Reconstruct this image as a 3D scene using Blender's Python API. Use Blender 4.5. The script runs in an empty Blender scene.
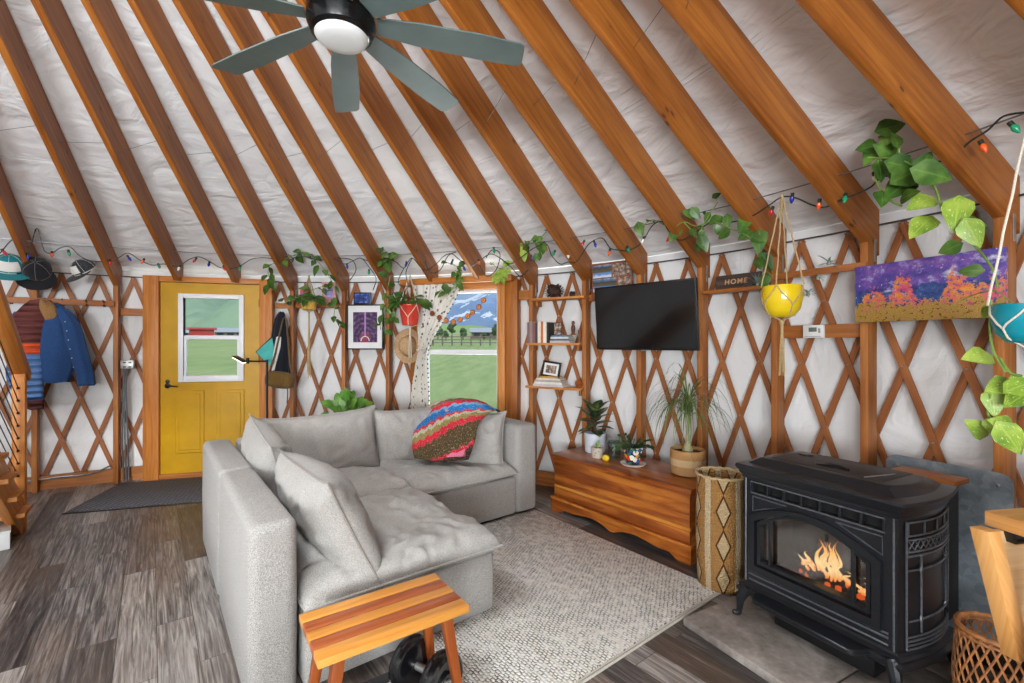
import bpy, bmesh, math, random
from mathutils import Vector as V, Matrix as MX
from mathutils import noise as mnoise
rnd = random.Random(7)
sin, cos, pi, R = math.sin, math.cos, math.pi, math.radians
SC = bpy.context.scene
COL = SC.collection

# ------------------------------------------------------------------ measured place
F, CAM, Y0 = 461.632, V((2.0063, -0.6268, 1.4288)), 343.83
RIN, DTH, T0 = 4.57, 0.120504, 2.15471        # post faces, spacing of the rafters, angle of the first
ZT, SL = 2.0244, 0.5571                        # rafter foot height, roof slope
RW = 4.745                                     # liner radius
def th(k): return T0 - k*DTH
def pol(k, r, z=0.0):
    t = th(k); return V((r*cos(t), r*sin(t), z))
def zline(r): return ZT + (RIN-r)*SL
def fl(x, y, z=0.0):                            # a point at height z seen at (x, y)
    d = F*(CAM.z-z)/(y-Y0); return V((CAM.x+(x-512)/F*d, CAM.y+d, z))
def cyl(x, y, r):                               # a point on the round wall of radius r
    a = (x-512)/F; A = a*a+1; B = CAM.x*a+CAM.y; C = CAM.x**2+CAM.y**2-r*r
    d = (-B+math.sqrt(B*B-A*C))/A
    return V((CAM.x+a*d, CAM.y+d, CAM.z-(y-Y0)*d/F))
def kk(p): return (T0-math.atan2(p.y, p.x))/DTH
def tang(p):                                    # heading of the wall at p, left to right
    t = math.atan2(p.y, p.x); return t-pi/2

# ------------------------------------------------------------------ materials
def srgb(c):
    f = lambda u: u/12.92 if u <= .04045 else ((u+.055)/1.055)**2.4
    return tuple(f(x/255) for x in c)+(1.0,)
class G:
    def __init__(s, name):
        s.m = bpy.data.materials.new(name); s.m.use_nodes = True
        s.t = s.m.node_tree; s.n = s.t.nodes; s.n.clear()
        s.out = s.n.new('ShaderNodeOutputMaterial')
    def node(s, ty, **kw):
        n = s.n.new('ShaderNode'+ty)
        for k, v in kw.items():
            if k.startswith('i_'):
                s.put(n.inputs[int(k[2:])], v)
            elif k.startswith('p_'): setattr(n, k[2:], v)
            else: s.put(n.inputs[k.replace('_', ' ')], v)
        return n
    def put(s, sock, v):
        if isinstance(v, bpy.types.NodeSocket): s.t.links.new(v, sock)
        else: sock.default_value = v
    def co(s, kind='Object'): return s.node('TexCoord').outputs[kind]
    def map(s, vec, scale=(1, 1, 1), rot=(0, 0, 0), loc=(0, 0, 0)):
        n = s.node('Mapping', Vector=vec); n.inputs['Scale'].default_value = scale
        n.inputs['Rotation'].default_value = rot; n.inputs['Location'].default_value = loc
        return n.outputs[0]
    def noise(s, vec, sc, det=3, rough=.55, dist=0):
        return s.node('TexNoise', Vector=vec, Scale=sc, Detail=det, Roughness=rough, Distortion=dist).outputs['Fac']
    def vor(s, vec, sc, feat='F1', rand=1.0):
        n = s.node('TexVoronoi', p_feature=feat, Vector=vec, Scale=sc, Randomness=rand)
        return n
    def math(s, op, a, b=0.0, c=0.0, clamp=False):
        n = s.node('Math', p_operation=op, p_use_clamp=clamp); s.put(n.inputs[0], a); s.put(n.inputs[1], b); s.put(n.inputs[2], c)
        return n.outputs[0]
    def ramp(s, fac, stops, interp='LINEAR'):
        n = s.node('ValToRGB', Fac=fac); cr = n.color_ramp; cr.interpolation = interp
        while len(cr.elements) > 1: cr.elements.remove(cr.elements[-1])
        cr.elements[0].position = stops[0][0]; cr.elements[0].color = srgb(stops[0][1]) if len(stops[0][1]) == 3 else stops[0][1]
        for p, c in stops[1:]:
            e = cr.elements.new(p); e.color = srgb(c) if len(c) == 3 else c
        return n.outputs[0]
    def mix(s, fac, a, b, mode='MIX'):
        n = s.node('Mix', p_data_type='RGBA', p_blend_type=mode)
        s.put(n.inputs[0], fac); s.put(n.inputs[6], a); s.put(n.inputs[7], b); return n.outputs[2]
    def sep(s, vec):
        n = s.node('SeparateXYZ', Vector=vec); return n.outputs
    def bump(s, h, st=.3, d=.01):
        return s.node('Bump', Height=h, Strength=st, Distance=d).outputs[0]
    def pbr(s, col, rough=.5, metal=0.0, nrm=None, spec=.5, **kw):
        n = s.node('BsdfPrincipled', Roughness=rough, Metallic=metal)
        s.put(n.inputs['Base Color'], col); n.inputs['Specular IOR Level'].default_value = spec
        if nrm is not None: s.put(n.inputs['Normal'], nrm)
        for k, v in kw.items(): s.put(n.inputs[k.replace('_', ' ')], v)
        s.t.links.new(n.outputs[0], s.out.inputs[0]); return n

def plain(name, c, rough=.5, metal=0.0, var=.08, sc=20, spec=.5, bump=0):
    g = G(name); co = g.co(); nz = g.noise(co, sc, 4)
    a = tuple(max(0, x*(1-var)) for x in c); b = tuple(min(255, x*(1+var)) for x in c)
    col = g.ramp(nz, [(.3, a), (.7, b)])
    g.pbr(col, rough, metal, g.bump(nz, bump, .004) if bump else None, spec); return g.m

def wood(name, dark, mid, light, rough=.45, knots=True, su=1.2, sv=22, spec=.35, gold=None):
    g = G(name); uv = g.co('UV')
    w = g.noise(g.map(uv, (su*.8, 3, 1)), 1.0, 2)
    gr = g.noise(g.map(uv, (su, sv, 1)), 1.6, 5, .6, .6)
    fine = g.noise(g.map(uv, (su*4, sv*7, 1)), 1.0, 3, .6)
    f = g.math('ADD', g.math('MULTIPLY', gr, .75), g.math('MULTIPLY', w, .35))
    col = g.ramp(f, [(.33, dark), (.52, mid), (.72, light)])
    col = g.mix(g.math('MULTIPLY', fine, .22), col, srgb(dark))
    if knots:
        v = g.vor(g.map(uv, (4.2, 8.5, 1)), 1.0)
        k = g.math('LESS_THAN', v.outputs['Distance'], .075)
        ring = g.ramp(v.outputs['Distance'], [(.05, (255, 255, 255)), (.2, (0, 0, 0))])
        sel = g.math('GREATER_THAN', g.sep(v.outputs['Color'])[0], .45)
        col = g.mix(g.math('MULTIPLY', g.math('MULTIPLY', ring, sel), .55), col, srgb(dark))
        col = g.mix(g.math('MULTIPLY', g.math('MULTIPLY', k, sel), .75), col, srgb((58, 28, 12)))
    g.pbr(col, rough, 0, g.bump(gr, .12, .003), spec); return g.m

def textile(name, c1, c2, sc=300, rough=.9, bump=.4, spec=.15, big=.0):
    g = G(name); co = g.co(); nz = g.noise(co, sc, 2, .7)
    bg = g.noise(co, 4, 4)
    col = g.ramp(nz, [(.3, c1), (.7, c2)])
    if big: col = g.mix(g.math('MULTIPLY', bg, big), col, srgb(c1))
    n = g.pbr(col, rough, 0, g.bump(nz, bump, .004), spec)
    n.inputs['Sheen Weight'].default_value = .15; return g.m

def emit(name, c, st):
    g = G(name); e = g.node('Emission', Color=srgb(c), Strength=st); g.t.links.new(e.outputs[0], g.out.inputs[0]); return g.m

def glass(name, tint=(255, 255, 255), refl=.12, rough=.02):
    g = G(name); t = g.node('BsdfTransparent', Color=srgb(tint)); gl = g.node('BsdfGlossy', Roughness=rough)
    lw = g.node('LayerWeight', Blend=.25)
    fac = g.math('ADD', g.math('MULTIPLY', lw.outputs['Fresnel'], refl*1.5), refl*.3, clamp=True)
    m = g.node('MixShader', i_0=fac, i_1=t.outputs[0], i_2=gl.outputs[0]); g.t.links.new(m.outputs[0], g.out.inputs[0]); return g.m

M = {}
M['rafter'] = wood('fir_rafter', (112, 60, 20), (150, 86, 30), (180, 112, 44), .45)
M['post'] = wood('fir_post', (124, 70, 32), (158, 96, 46), (186, 122, 64), .5)
M['slat'] = wood('lattice_wood', (112, 64, 34), (146, 88, 48), (168, 108, 64), .55, knots=False)
M['beam'] = wood('frame_wood', (150, 84, 32), (186, 115, 50), (208, 140, 70), .5)
M['shelf'] = wood('shelf_wood', (150, 88, 36), (190, 122, 58), (214, 152, 86), .5, knots=False)
M['cedar'] = wood('cedar', (84, 36, 12), (142, 72, 24), (206, 128, 50), .3, su=.9, sv=9, spec=.5)
M['stair'] = wood('stair_wood', (158, 90, 34), (192, 120, 52), (214, 148, 78), .45, knots=False)
M['oak'] = wood('table_wood', (170, 112, 52), (204, 148, 84), (222, 174, 112), .4, knots=False)
M['ply'] = wood('ply_wood', (186, 142, 92), (212, 172, 122), (226, 192, 148), .5, knots=False)
M['leg'] = wood('walnut_leg', (100, 44, 16), (142, 70, 28), (170, 92, 42), .4, knots=False)
M['black'] = plain('black_plastic', (14, 14, 15), .35, var=.1)
M['iron'] = plain('cast_iron', (30, 32, 36), .32, .3, .12, 60, .6, .05)
M['iron_highlight'] = plain('cast_iron_painted_highlight', (118, 122, 128), .28, .7, .1, 60, .6)  # paler than the body: edge highlights put into the moulding colour
M['iron_dark'] = plain('firebox_black', (12, 12, 13), .6, .1)
M['steel'] = plain('galvanised_wire', (120, 122, 124), .4, .8)
M['white'] = plain('white_paint', (226, 226, 224), .45, 0, .02)
M['metalplate'] = plain('zinc_plate', (168, 168, 164), .4, .7)
M['green'] = None

def leafmat(name, c1, c2, c3, vein=.0):
    g = G(name); uv = g.co('UV'); x = g.sep(uv)
    nz = g.noise(g.co(), 9, 3)
    col = g.ramp(nz, [(.3, c1), (.5, c2), (.72, c3)])
    mid = g.math('LESS_THAN', g.math('ABSOLUTE', g.math('SUBTRACT', x[1], .5)), .035)
    col = g.mix(g.math('MULTIPLY', mid, .5), col, srgb(c3))
    if vein:
        v = g.noise(g.map(uv, (3, 9, 1)), 2.2, 3); k = g.math('GREATER_THAN', v, 1-vein)
        col = g.mix(k, col, srgb((206, 210, 150)))
    n = g.pbr(col, .38, 0, None, .4)
    n.inputs['Transmission Weight'].default_value = 0.0
    n.inputs['Subsurface Weight'].default_value = .0
    return g.m
M['pothos'] = leafmat('pothos_leaf', (38, 66, 24), (64, 98, 36), (104, 136, 58), .0)
M['pothos_light'] = leafmat('pothos_leaf_light', (96, 132, 40), (134, 164, 56), (170, 190, 84), .38)
M['darkleaf'] = leafmat('dark_leaf', (26, 46, 24), (42, 66, 34), (78, 98, 52), .0)
M['varleaf'] = leafmat('variegated_leaf', (28, 46, 30), (44, 66, 40), (150, 156, 90), .28)
M['palmleaf'] = leafmat('palm_leaf', (60, 84, 44), (92, 112, 62), (140, 148, 92), .0)
M['airleaf'] = leafmat('silver_leaf', (92, 108, 100), (130, 142, 132), (168, 176, 166))
M['stem'] = plain('green_stem', (112, 140, 62), .5)
M['brownstem'] = plain('brown_stem', (92, 74, 44), .7)
M['soil'] = plain('potting_soil', (44, 32, 24), .95, var=.3, sc=80, bump=.6)
M['jute'] = textile('jute_cord', (150, 124, 84), (196, 172, 128), 260)
M['cotton'] = textile('cotton_cord', (196, 186, 166), (232, 226, 212), 260)

# ------------------------------------------------------------------ geometry builder
class B:
    def __init__(s): s.bm = bmesh.new(); s.uv = s.bm.loops.layers.uv.new('UVMap'); s.mi = 0
    def face(s, vs, uvs=None):
        try: f = s.bm.faces.new(vs)
        except ValueError: return None
        f.material_index = s.mi; f.smooth = True
        if uvs:
            for l, u in zip(f.loops, uvs): l[s.uv].uv = u
        return f
    def hexa(s, c8, bevel=0, uvlen=None):       # c8: 4 bottom corners ccw then 4 top
        vs = [s.bm.verts.new(c) for c in c8]
        fs = []
        for ix in ((3, 2, 1, 0), (4, 5, 6, 7), (0, 1, 5, 4), (1, 2, 6, 5), (2, 3, 7, 6), (3, 0, 4, 7)):
            fs.append(s.face([vs[i] for i in ix]))
        ex = (V(c8[1])-V(c8[0])), (V(c8[3])-V(c8[0])), (V(c8[4])-V(c8[0]))
        L = sorted(ex, key=lambda e: -e.length)
        ax = [e.normalized() for e in L]; o = V(c8[0]); ru, rv = rnd.random()*9, rnd.random()*9
        for f in fs:
            n = f.normal if f.normal.length else V((0, 0, 1)); f.normal_update(); n = f.normal
            for l in f.loops:
                p = l.vert.co-o
                if abs(n.dot(ax[0])) > .8: u, v = p.dot(ax[1])*.3, p.dot(ax[2])
                else: u, v = p.dot(ax[0]), p.dot(ax[1])+p.dot(ax[2])
                l[s.uv].uv = (u+ru, v+rv)
        if bevel:
            es = list({e for f in fs for e in f.edges})
            bmesh.ops.bevel(s.bm, geom=es, offset=bevel, segments=2, profile=.5, affect='EDGES', clamp_overlap=True)
        return s
    def box(s, c, size, rz=0, bevel=0, mat=None):
        x, y, z = (q/2 for q in size); m = MX.Translation(c) @ (mat if mat else MX.Rotation(rz, 4, 'Z'))
        s.hexa([m @ V(p) for p in ((-x, -y, -z), (x, -y, -z), (x, y, -z), (-x, y, -z), (-x, -y, z), (x, -y, z), (x, y, z), (-x, y, z))], bevel); return s
    def lbox(s, x0, x1, y0, y1, z0, z1, bevel=0):
        return s.box(((x0+x1)/2, (y0+y1)/2, (z0+z1)/2), (abs(x1-x0), abs(y1-y0), abs(z1-z0)), 0, bevel)
    def bar(s, p, q, w, h, up=(0, 0, 1), bevel=0):  # rectangular bar; w along side, h along up
        p, q, up = V(p), V(q), V(up); d = (q-p).normalized(); sd = d.cross(up).normalized(); u = sd.cross(d).normalized()
        a, b = sd*w/2, u*h/2
        s.hexa([p-a-b, q-a-b, q+a-b, p+a-b, p-a+b, q-a+b, q+a+b, p+a+b], bevel); return s
    def rings(s, rs, closed=False, capa=True, capb=True, vl=None):
        rows = [[s.bm.verts.new(p) for p in r] for r in rs]; n = len(rows[0]); m = len(rows)
        for i in range(m if closed else m-1):
            a, b = rows[i], rows[(i+1) % m]; u0, u1 = (i, i+1) if vl is None else (vl[i], vl[i+1] if i+1 < len(vl) else vl[i]+.1)
            for j in range(n):
                k = (j+1) % n; s.face([a[j], a[k], b[k], b[j]], [(u0, j/n), (u0, (j+1)/n), (u1, (j+1)/n), (u1, j/n)])
        if not closed:
            if capa: s.face(rows[0][::-1])
            if capb: s.face(rows[-1])
        return s
    def tube(s, pts, r, seg=8, closed=False, caps=True):
        pts = [V(p) for p in pts]; n = len(pts); rs = []; prev = None; vl = [0]
        for i in range(1, n): vl.append(vl[-1]+(pts[i]-pts[i-1]).length)
        for i, p in enumerate(pts):
            if closed: d = pts[(i+1) % n]-pts[i-1]
            else: d = pts[min(i+1, n-1)]-pts[max(i-1, 0)]
            d = d.normalized() if d.length > 1e-9 else V((0, 0, 1))
            if prev is None: x = d.orthogonal().normalized()
            else: x = prev-d*prev.dot(d); x = x.normalized() if x.length > 1e-6 else d.orthogonal().normalized()
            prev = x; y = d.cross(x); rr = r[i] if isinstance(r, (list, tuple)) else r
            rs.append([p+(x*cos(2*pi*j/seg)+y*sin(2*pi*j/seg))*rr for j in range(seg)])
        return s.rings(rs, closed, caps, caps, vl)
    def lathe(s, prof, seg=24, c=(0, 0, 0), capa=True, capb=True):
        c = V(c); rs = [[c+V((r*cos(2*pi*j/seg), r*sin(2*pi*j/seg), z)) for j in range(seg)] for r, z in prof]
        rows = [[s.bm.verts.new(p) for p in r] for r in rs]; ln = [0]
        for i in range(1, len(prof)): ln.append(ln[-1]+math.hypot(prof[i][0]-prof[i-1][0], prof[i][1]-prof[i-1][1]))
        for i in range(len(rows)-1):
            for j in range(seg):
                k = (j+1) % seg; s.face([rows[i][j], rows[i][k], rows[i+1][k], rows[i+1][j]], [(j/seg, ln[i]), ((j+1)/seg, ln[i]), ((j+1)/seg, ln[i+1]), (j/seg, ln[i+1])])
        if capa: s.face(rows[0][::-1])
        if capb: s.face(rows[-1])
        return s
    def prism(s, poly, f0, f1, bevel=0):        # poly: 2D points; f0/f1 map a 2D point to the two faces
        a = [s.bm.verts.new(f0(p)) for p in poly]; b = [s.bm.verts.new(f1(p)) for p in poly]; n = len(poly)
        ru = rnd.random()*5
        fs = [s.face(a[::-1], [(p[0]+ru, p[1]) for p in poly[::-1]]), s.face(b, [(p[0]+ru, p[1]) for p in poly])]
        per = 0
        for i in range(n):
            j = (i+1) % n; L = (a[j].co-a[i].co).length; w = (a[i].co-b[i].co).length
            fs.append(s.face([a[i], a[j], b[j], b[i]], [(per+ru, 0), (per+L+ru, 0), (per+L+ru, w), (per+ru, w)])); per += L
        if bevel:
            es = list({e for f in fs if f for e in f.edges})
            bmesh.ops.bevel(s.bm, geom=es, offset=bevel, segments=1, affect='EDGES', clamp_overlap=True)
        return s
    def sheet(s, fn, nu, nv, flip=False):        # fn(u,v)->point
        g = [[s.bm.verts.new(fn(i/nu, j/nv)) for j in range(nv+1)] for i in range(nu+1)]
        for i in range(nu):
            for j in range(nv):
                q = [g[i][j], g[i+1][j], g[i+1][j+1], g[i][j+1]]; w = [(i/nu, j/nv), ((i+1)/nu, j/nv), ((i+1)/nu, (j+1)/nv), (i/nu, (j+1)/nv)]
                if flip: q.reverse(); w.reverse()
                s.face(q, w)
        return s
    def ball(s, c, r, seg=12, sq=(1, 1, 1)):
        c = V(c); prof = [(max(1e-4, sin(pi*i/(seg//2))), -cos(pi*i/(seg//2))) for i in range(seg//2+1)]
        rows = [[s.bm.verts.new(c+V((a*cos(2*pi*j/seg)*r*sq[0], a*sin(2*pi*j/seg)*r*sq[1], z*r*sq[2]))) for j in range(seg)] for a, z in prof]
        for i in range(len(rows)-1):
            for j in range(seg):
                k = (j+1) % seg; s.face([rows[i][j], rows[i][k], rows[i+1][k], rows[i+1][j]], [(j/seg, i/6), ((j+1)/seg, i/6), ((j+1)/seg, (i+1)/6), (j/seg, (i+1)/6)])
        return s
    def leaf(s, p, d, up, L, W, heart=True, droop=.25, fold=.18, nu=6):
        p, d, up = V(p), V(d).normalized(), V(up); sd = d.cross(up)
        sd = sd.normalized() if sd.length > 1e-5 else d.orthogonal().normalized(); n = sd.cross(d).normalized()
        rows = []
        for i in range(nu+1):
            t = i/nu
            if heart: w = W*.5*(min(1, (t/.22))**.55)*(1-max(0, (t-.22)/.78)**1.5)**.9 if t > 0 else 0
            else: w = W*.5*sin(pi*min(1, t**.8))**.8 if 0 < t < 1 else 0
            base = p+d*(L*t)-n*(droop*L*t*t); row = []
            back = d*(-L*.12*(1-t/.22)) if heart and t < .22 else V((0, 0, 0))
            for j in (-1, -.5, 0, .5, 1):
                row.append(s.bm.verts.new(base+sd*(w*j)+n*(fold*w*abs(j))+back*abs(j)))
            rows.append(row)
        for i in range(nu):
            for j in range(4):
                s.face([rows[i][j], rows[i][j+1], rows[i+1][j+1], rows[i+1][j]], [(i/nu, j/4), (i/nu, (j+1)/4), ((i+1)/nu, (j+1)/4), ((i+1)/nu, j/4)])
        return s
    def xf(s, m):
        bmesh.ops.transform(s.bm, matrix=m, verts=s.bm.verts); return s
    def done(s, name, mat, parent=None, ang=35, world=False, loc=None, rz=0):
        if parent is not None and world: s.xf(PM[parent.name].inverted())
        bmesh.ops.remove_doubles(s.bm, verts=s.bm.verts, dist=1e-6)
        me = bpy.data.meshes.new(name); s.bm.to_mesh(me); s.bm.free()
        for m in (mat if isinstance(mat, (list, tuple)) else [mat]): me.materials.append(m)
        try: me.set_sharp_from_angle(angle=R(ang))
        except Exception: pass
        o = bpy.data.objects.new(name, me); COL.objects.link(o)
        if parent is not None: o.parent = parent
        if loc is not None: o.location = loc
        o.rotation_euler.z = rz
        return o
PM = {}
def tag(o, label, cat, group=None):
    o['label'] = label; o['category'] = cat
    if group: o['group'] = group
    return o
def thing(name, label, cat, loc=(0, 0, 0), rz=0, group=None):
    o = bpy.data.objects.new(name, None); COL.objects.link(o); o.empty_display_size = .1
    o.location = loc; o.rotation_euler = (0, 0, rz); PM[o.name] = MX.Translation(V(loc)) @ MX.Rotation(rz, 4, 'Z')
    return tag(o, label, cat, group)
def struct(o): o['kind'] = 'structure'; return o
def sempty(name, loc=(0, 0, 0), rz=0):
    o = bpy.data.objects.new(name, None); COL.objects.link(o); o.location = loc; o.rotation_euler = (0, 0, rz)
    PM[o.name] = MX.Translation(V(loc)) @ MX.Rotation(rz, 4, 'Z'); o['kind'] = 'structure'; return o
def copy_tree(o, loc=None, rz=None, label=None):
    c = o.copy(); COL.objects.link(c)
    if loc is not None: c.location = loc
    if rz is not None: c.rotation_euler.z = rz
    if label: c['label'] = label
    for ch in list(o.children):
        d = ch.copy(); COL.objects.link(d); d.parent = c
        for g in list(ch.children):
            e = g.copy(); COL.objects.link(e); e.parent = d
    return c
def smooth_path(pts, n=6):                       # Catmull-Rom
    pts = [V(p) for p in pts]; out = []
    for i in range(len(pts)-1):
        p0, p1, p2, p3 = pts[max(i-1, 0)], pts[i], pts[i+1], pts[min(i+2, len(pts)-1)]
        for j in range(n):
            t = j/n; out.append(.5*((2*p1)+(p2-p0)*t+(2*p0-5*p1+4*p2-p3)*t*t+(3*p1-p0-3*p2+p3)*t**3))
    out.append(pts[-1]); return out
# ================================================================== SHELL
AX = R(128)                                     # heading of the planks, sofa, rug
# ---- floor
g = G('plank_floor'); co = g.map(g.co(), (1, 1, 1), (0, 0, -AX))
br = g.node('TexBrick', Vector=co, Scale=1.0, Mortar_Size=.0016, Mortar_Smooth=.1, Bias=0.0, Brick_Width=1.22, Row_Height=.152)
br.offset = .37; br.inputs['Color1'].default_value = (0, 0, 0, 1); br.inputs['Color2'].default_value = (1, 1, 1, 1); br.inputs['Mortar'].default_value = (.5, .5, .5, 1)
pv = br.outputs['Color']; pvx = g.sep(pv)[0]
off = g.node('VectorMath', p_operation='ADD'); g.put(off.inputs[0], co); cmb = g.node('CombineXYZ', X=g.math('MULTIPLY', pvx, 17.0), Y=g.math('MULTIPLY', pvx, 7.3)); g.put(off.inputs[1], cmb.outputs[0])
gr = g.noise(g.map(off.outputs[0], (1.1, 22, 1)), 1.9, 6, .66, 1.6)
fine = g.noise(g.map(off.outputs[0], (5, 120, 1)), 1.0, 3, .6)
f = g.math('ADD', g.math('ADD', g.math('MULTIPLY', gr, .85), g.math('MULTIPLY', pvx, .26)), g.math('MULTIPLY', fine, .22))
colr = g.ramp(f, [(.46, (40, 37, 37)), (.60, (76, 71, 69)), (.73, (122, 115, 110)), (.9, (170, 163, 156))])
tint = g.noise(g.map(off.outputs[0], (.7, 1.6, 1)), 1.2, 2)
colr = g.mix(g.math('MULTIPLY', g.math('SUBTRACT', tint, .45, clamp=True), 1.4), colr, srgb((120, 98, 82)))
colr = g.mix(g.math('MULTIPLY', br.outputs['Fac'], .7), colr, srgb((36, 32, 31)))
g.pbr(colr, .36, 0, g.bump(g.math('SUBTRACT', gr, g.math('MULTIPLY', br.outputs['Fac'], 1.5)), .15, .003), .4)
M['floor'] = g.m
b = B(); N = 72
top = [b.bm.verts.new((4.95*cos(2*pi*i/N), 4.95*sin(2*pi*i/N), 0)) for i in range(N)]
bot = [b.bm.verts.new((4.95*cos(2*pi*i/N), 4.95*sin(2*pi*i/N), -.12)) for i in range(N)]
b.face(top); b.face(bot[::-1])
for i in range(N): b.face([bot[i], bot[(i+1) % N], top[(i+1) % N], top[i]])
struct(b.done('floor', M['floor']))

# ---- white liner of the wall and of the roof
def linermat(name, s1, s2, c1, c2, st, bd=.05):
    g = G(name); co = g.co('UV')
    n1 = g.noise(g.map(co, s1), 1.0, 4, .5, .9); n2 = g.noise(g.map(co, s2), 1.0, 3, .5, 1.5)
    bg = g.noise(co, .9, 2)
    h = g.math('ADD', n1, g.math('MULTIPLY', n2, .6))
    col = g.ramp(bg, [(.3, c1), (.7, c2)])
    g.pbr(col, .75, 0, g.bump(h, st, bd), .2); return g.m
M['liner'] = linermat('wall_liner', (2.2, 3.0, 1), (7, 3, 1), (218, 217, 215), (230, 230, 229), .6, .035)
M['roof'] = linermat('roof_liner', (3.4, .9, 1), (5, 2.6, 1), (226, 226, 226), (236, 236, 236), .8)
DOOR = (1.40, 3.64)                             # door and window openings, in rafter spacings
WIN = (6.55, 8.62)
def wall_arc(b, k0, k1, z0, z1, r=RW):
    n = max(2, int(abs(k1-k0)*5))
    b.sheet(lambda u, v: pol(k0+(k1-k0)*u, r+.010*sin((k0+(k1-k0)*u)*2*pi)*(sin(pi*v) if z0 < .1 else 0), z0+(z1-z0)*v), n, 10)
    for f in b.bm.faces:
        for l in f.loops:
            c = l.vert.co; l[b.uv].uv = (kk(c)*.55, c.z)
ZW = 2.205
def wall(name, segs):
    b = B()
    for s in segs: wall_arc(b, *s)
    o = struct(b.done(name, M['liner'], ang=180)); return o
wall('wall_left', [(-16, DOOR[0]+.1, 0, ZW)])
wall('wall_back', [(DOOR[1]-.1, WIN[0]+.12, 0, ZW), (WIN[0]+.1, WIN[1]-.1, 0, .5), (WIN[0]+.1, WIN[1]-.1, 2.06, ZW), (DOOR[0]+.1, DOOR[1]-.1, 2.10, ZW)])
wall('wall_right', [(WIN[1]-.12, 24.6, 0, ZW)])
# behind the camera: unseen wall, two window openings added for the fill lamps
b = B()
for s in [(24.6, 25.2, 0, ZW), (25.2, 28.0, 0, .8), (25.2, 28.0, 2.0, ZW), (28.0, 28.9, 0, ZW), (28.9, 31.7, 0, .8), (28.9, 31.7, 2.0, ZW), (31.7, 36.14, 0, ZW)]:
    wall_arc(b, *s)
struct(b.done('wall_front', M['liner'], ang=180))

RT = .275                                       # rafter depth measured vertically
b = B(); NR = 208
def roofp(u, v):
    r = 4.83+(0.72-4.83)*v; t = 2*pi*u; kf = (T0-t)/DTH; s = kf-math.floor(kf)
    sag = .018*sin(pi*s)*sin(pi*min(1, v*1.3)) + .012*mnoise.noise(V((kf*.9, v*9, 1)))*min(1, v*12)
    return V((r*cos(t), r*sin(t), zline(r)+RT+.006+sag))
b.sheet(roofp, NR, 24)
for f in b.bm.faces:
    for l in f.loops:
        c = l.vert.co; r = math.hypot(c.x, c.y); l[b.uv].uv = (r, kk(c)*.55)
struct(b.done('ceiling', M['roof'], ang=180))
# seams sewn around the roof liner
M['seam'] = plain('liner_seam', (214, 214, 213), .8)
b = B()
for rr in (3.55, 3.525):
    b.tube([pol(-8+i*.25, rr, zline(rr)+RT+.004+.018*sin(pi*((-8+i*.25) % 1))*sin(pi*min(1, (4.83-rr)/4.11*1.3))) for i in range(4*32)], .0022, 4)
struct(b.done('trim_1', M['seam']))
# centre ring and its dome opening
b = B(); ring = [(.70, 3.98), (.78, 3.98), (.78, 4.40), (.70, 4.40), (.70, 3.98)]
b.lathe(ring, 64, capa=False, capb=False)
struct(b.done('trim_2', M['beam']))

# ---- posts
HID = {2, 3, 7, 8}
PT = .042
OFF = {0: -.09, 5: .04, 6: -.035, 10: .045, 11: .027, 14: -.04, 15: .012}
def tk(k): return th(k+OFF.get(k, 0))
for k in range(-3, 19):
    if k in HID: continue
    b = B(); t = tk(k); e = V((cos(t), sin(t), 0)); c = e*(RIN+.05)
    b.hexa([c+MX.Rotation(t, 3, 'Z') @ V(p) for p in ((-.05, -PT/2, 0), (.05, -PT/2, 0), (.05, PT/2, 0), (-.05, PT/2, 0), (-.05, -PT/2, ZT), (.05, -PT/2, ZT-.05*SL), (.05, PT/2, ZT-.05*SL), (-.05, PT/2, ZT))], .003)
    struct(b.done('wall_post', M['post']))
# ---- rafters: plumb cut heel, each with its zinc strap
for k in range(-7, 21):
    short = k in HID
    r0, r1 = (4.50 if short else RIN), .76
    heel = 4.60 if short else 4.70
    if short: pr = [(4.36, zline(4.36)), (4.43, zline(4.43)-.012), (4.60, zline(4.60)+.09), (4.60, zline(4.60)+RT), (r1, zline(r1)+RT), (r1, zline(r1))]
    else: pr = [(RIN, ZT), (heel, ZT-.13*SL), (heel, zline(heel)+RT), (r1, zline(r1)+RT), (r1, zline(r1))]
    t = tk(k); e = V((cos(t), sin(t), 0)); n = V((-sin(t), cos(t), 0))
    b = B(); b.prism(pr, lambda p: e*p[0]+n*PT/2+V((0, 0, p[1])), lambda p: e*p[0]-n*PT/2+V((0, 0, p[1])), .004)
    for f in b.bm.faces:                        # grain runs along the rafter
        for l in f.loops:
            c = l.vert.co; r = math.hypot(c.x, c.y); l[b.uv].uv = (r*1.14+k*3.1, (c.z-zline(r))*.87+c.dot(n)+k*1.7)
    ro = struct(b.done('rafter', M['rafter']))
    if not short:
        s = B(); s.box(e*(RIN+.075)-n*(PT/2+.002)+V((0, 0, ZT-.045)), (.022, .003, .13), t, .001)
        s.done('strap', M['metalplate'], ro)
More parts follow.
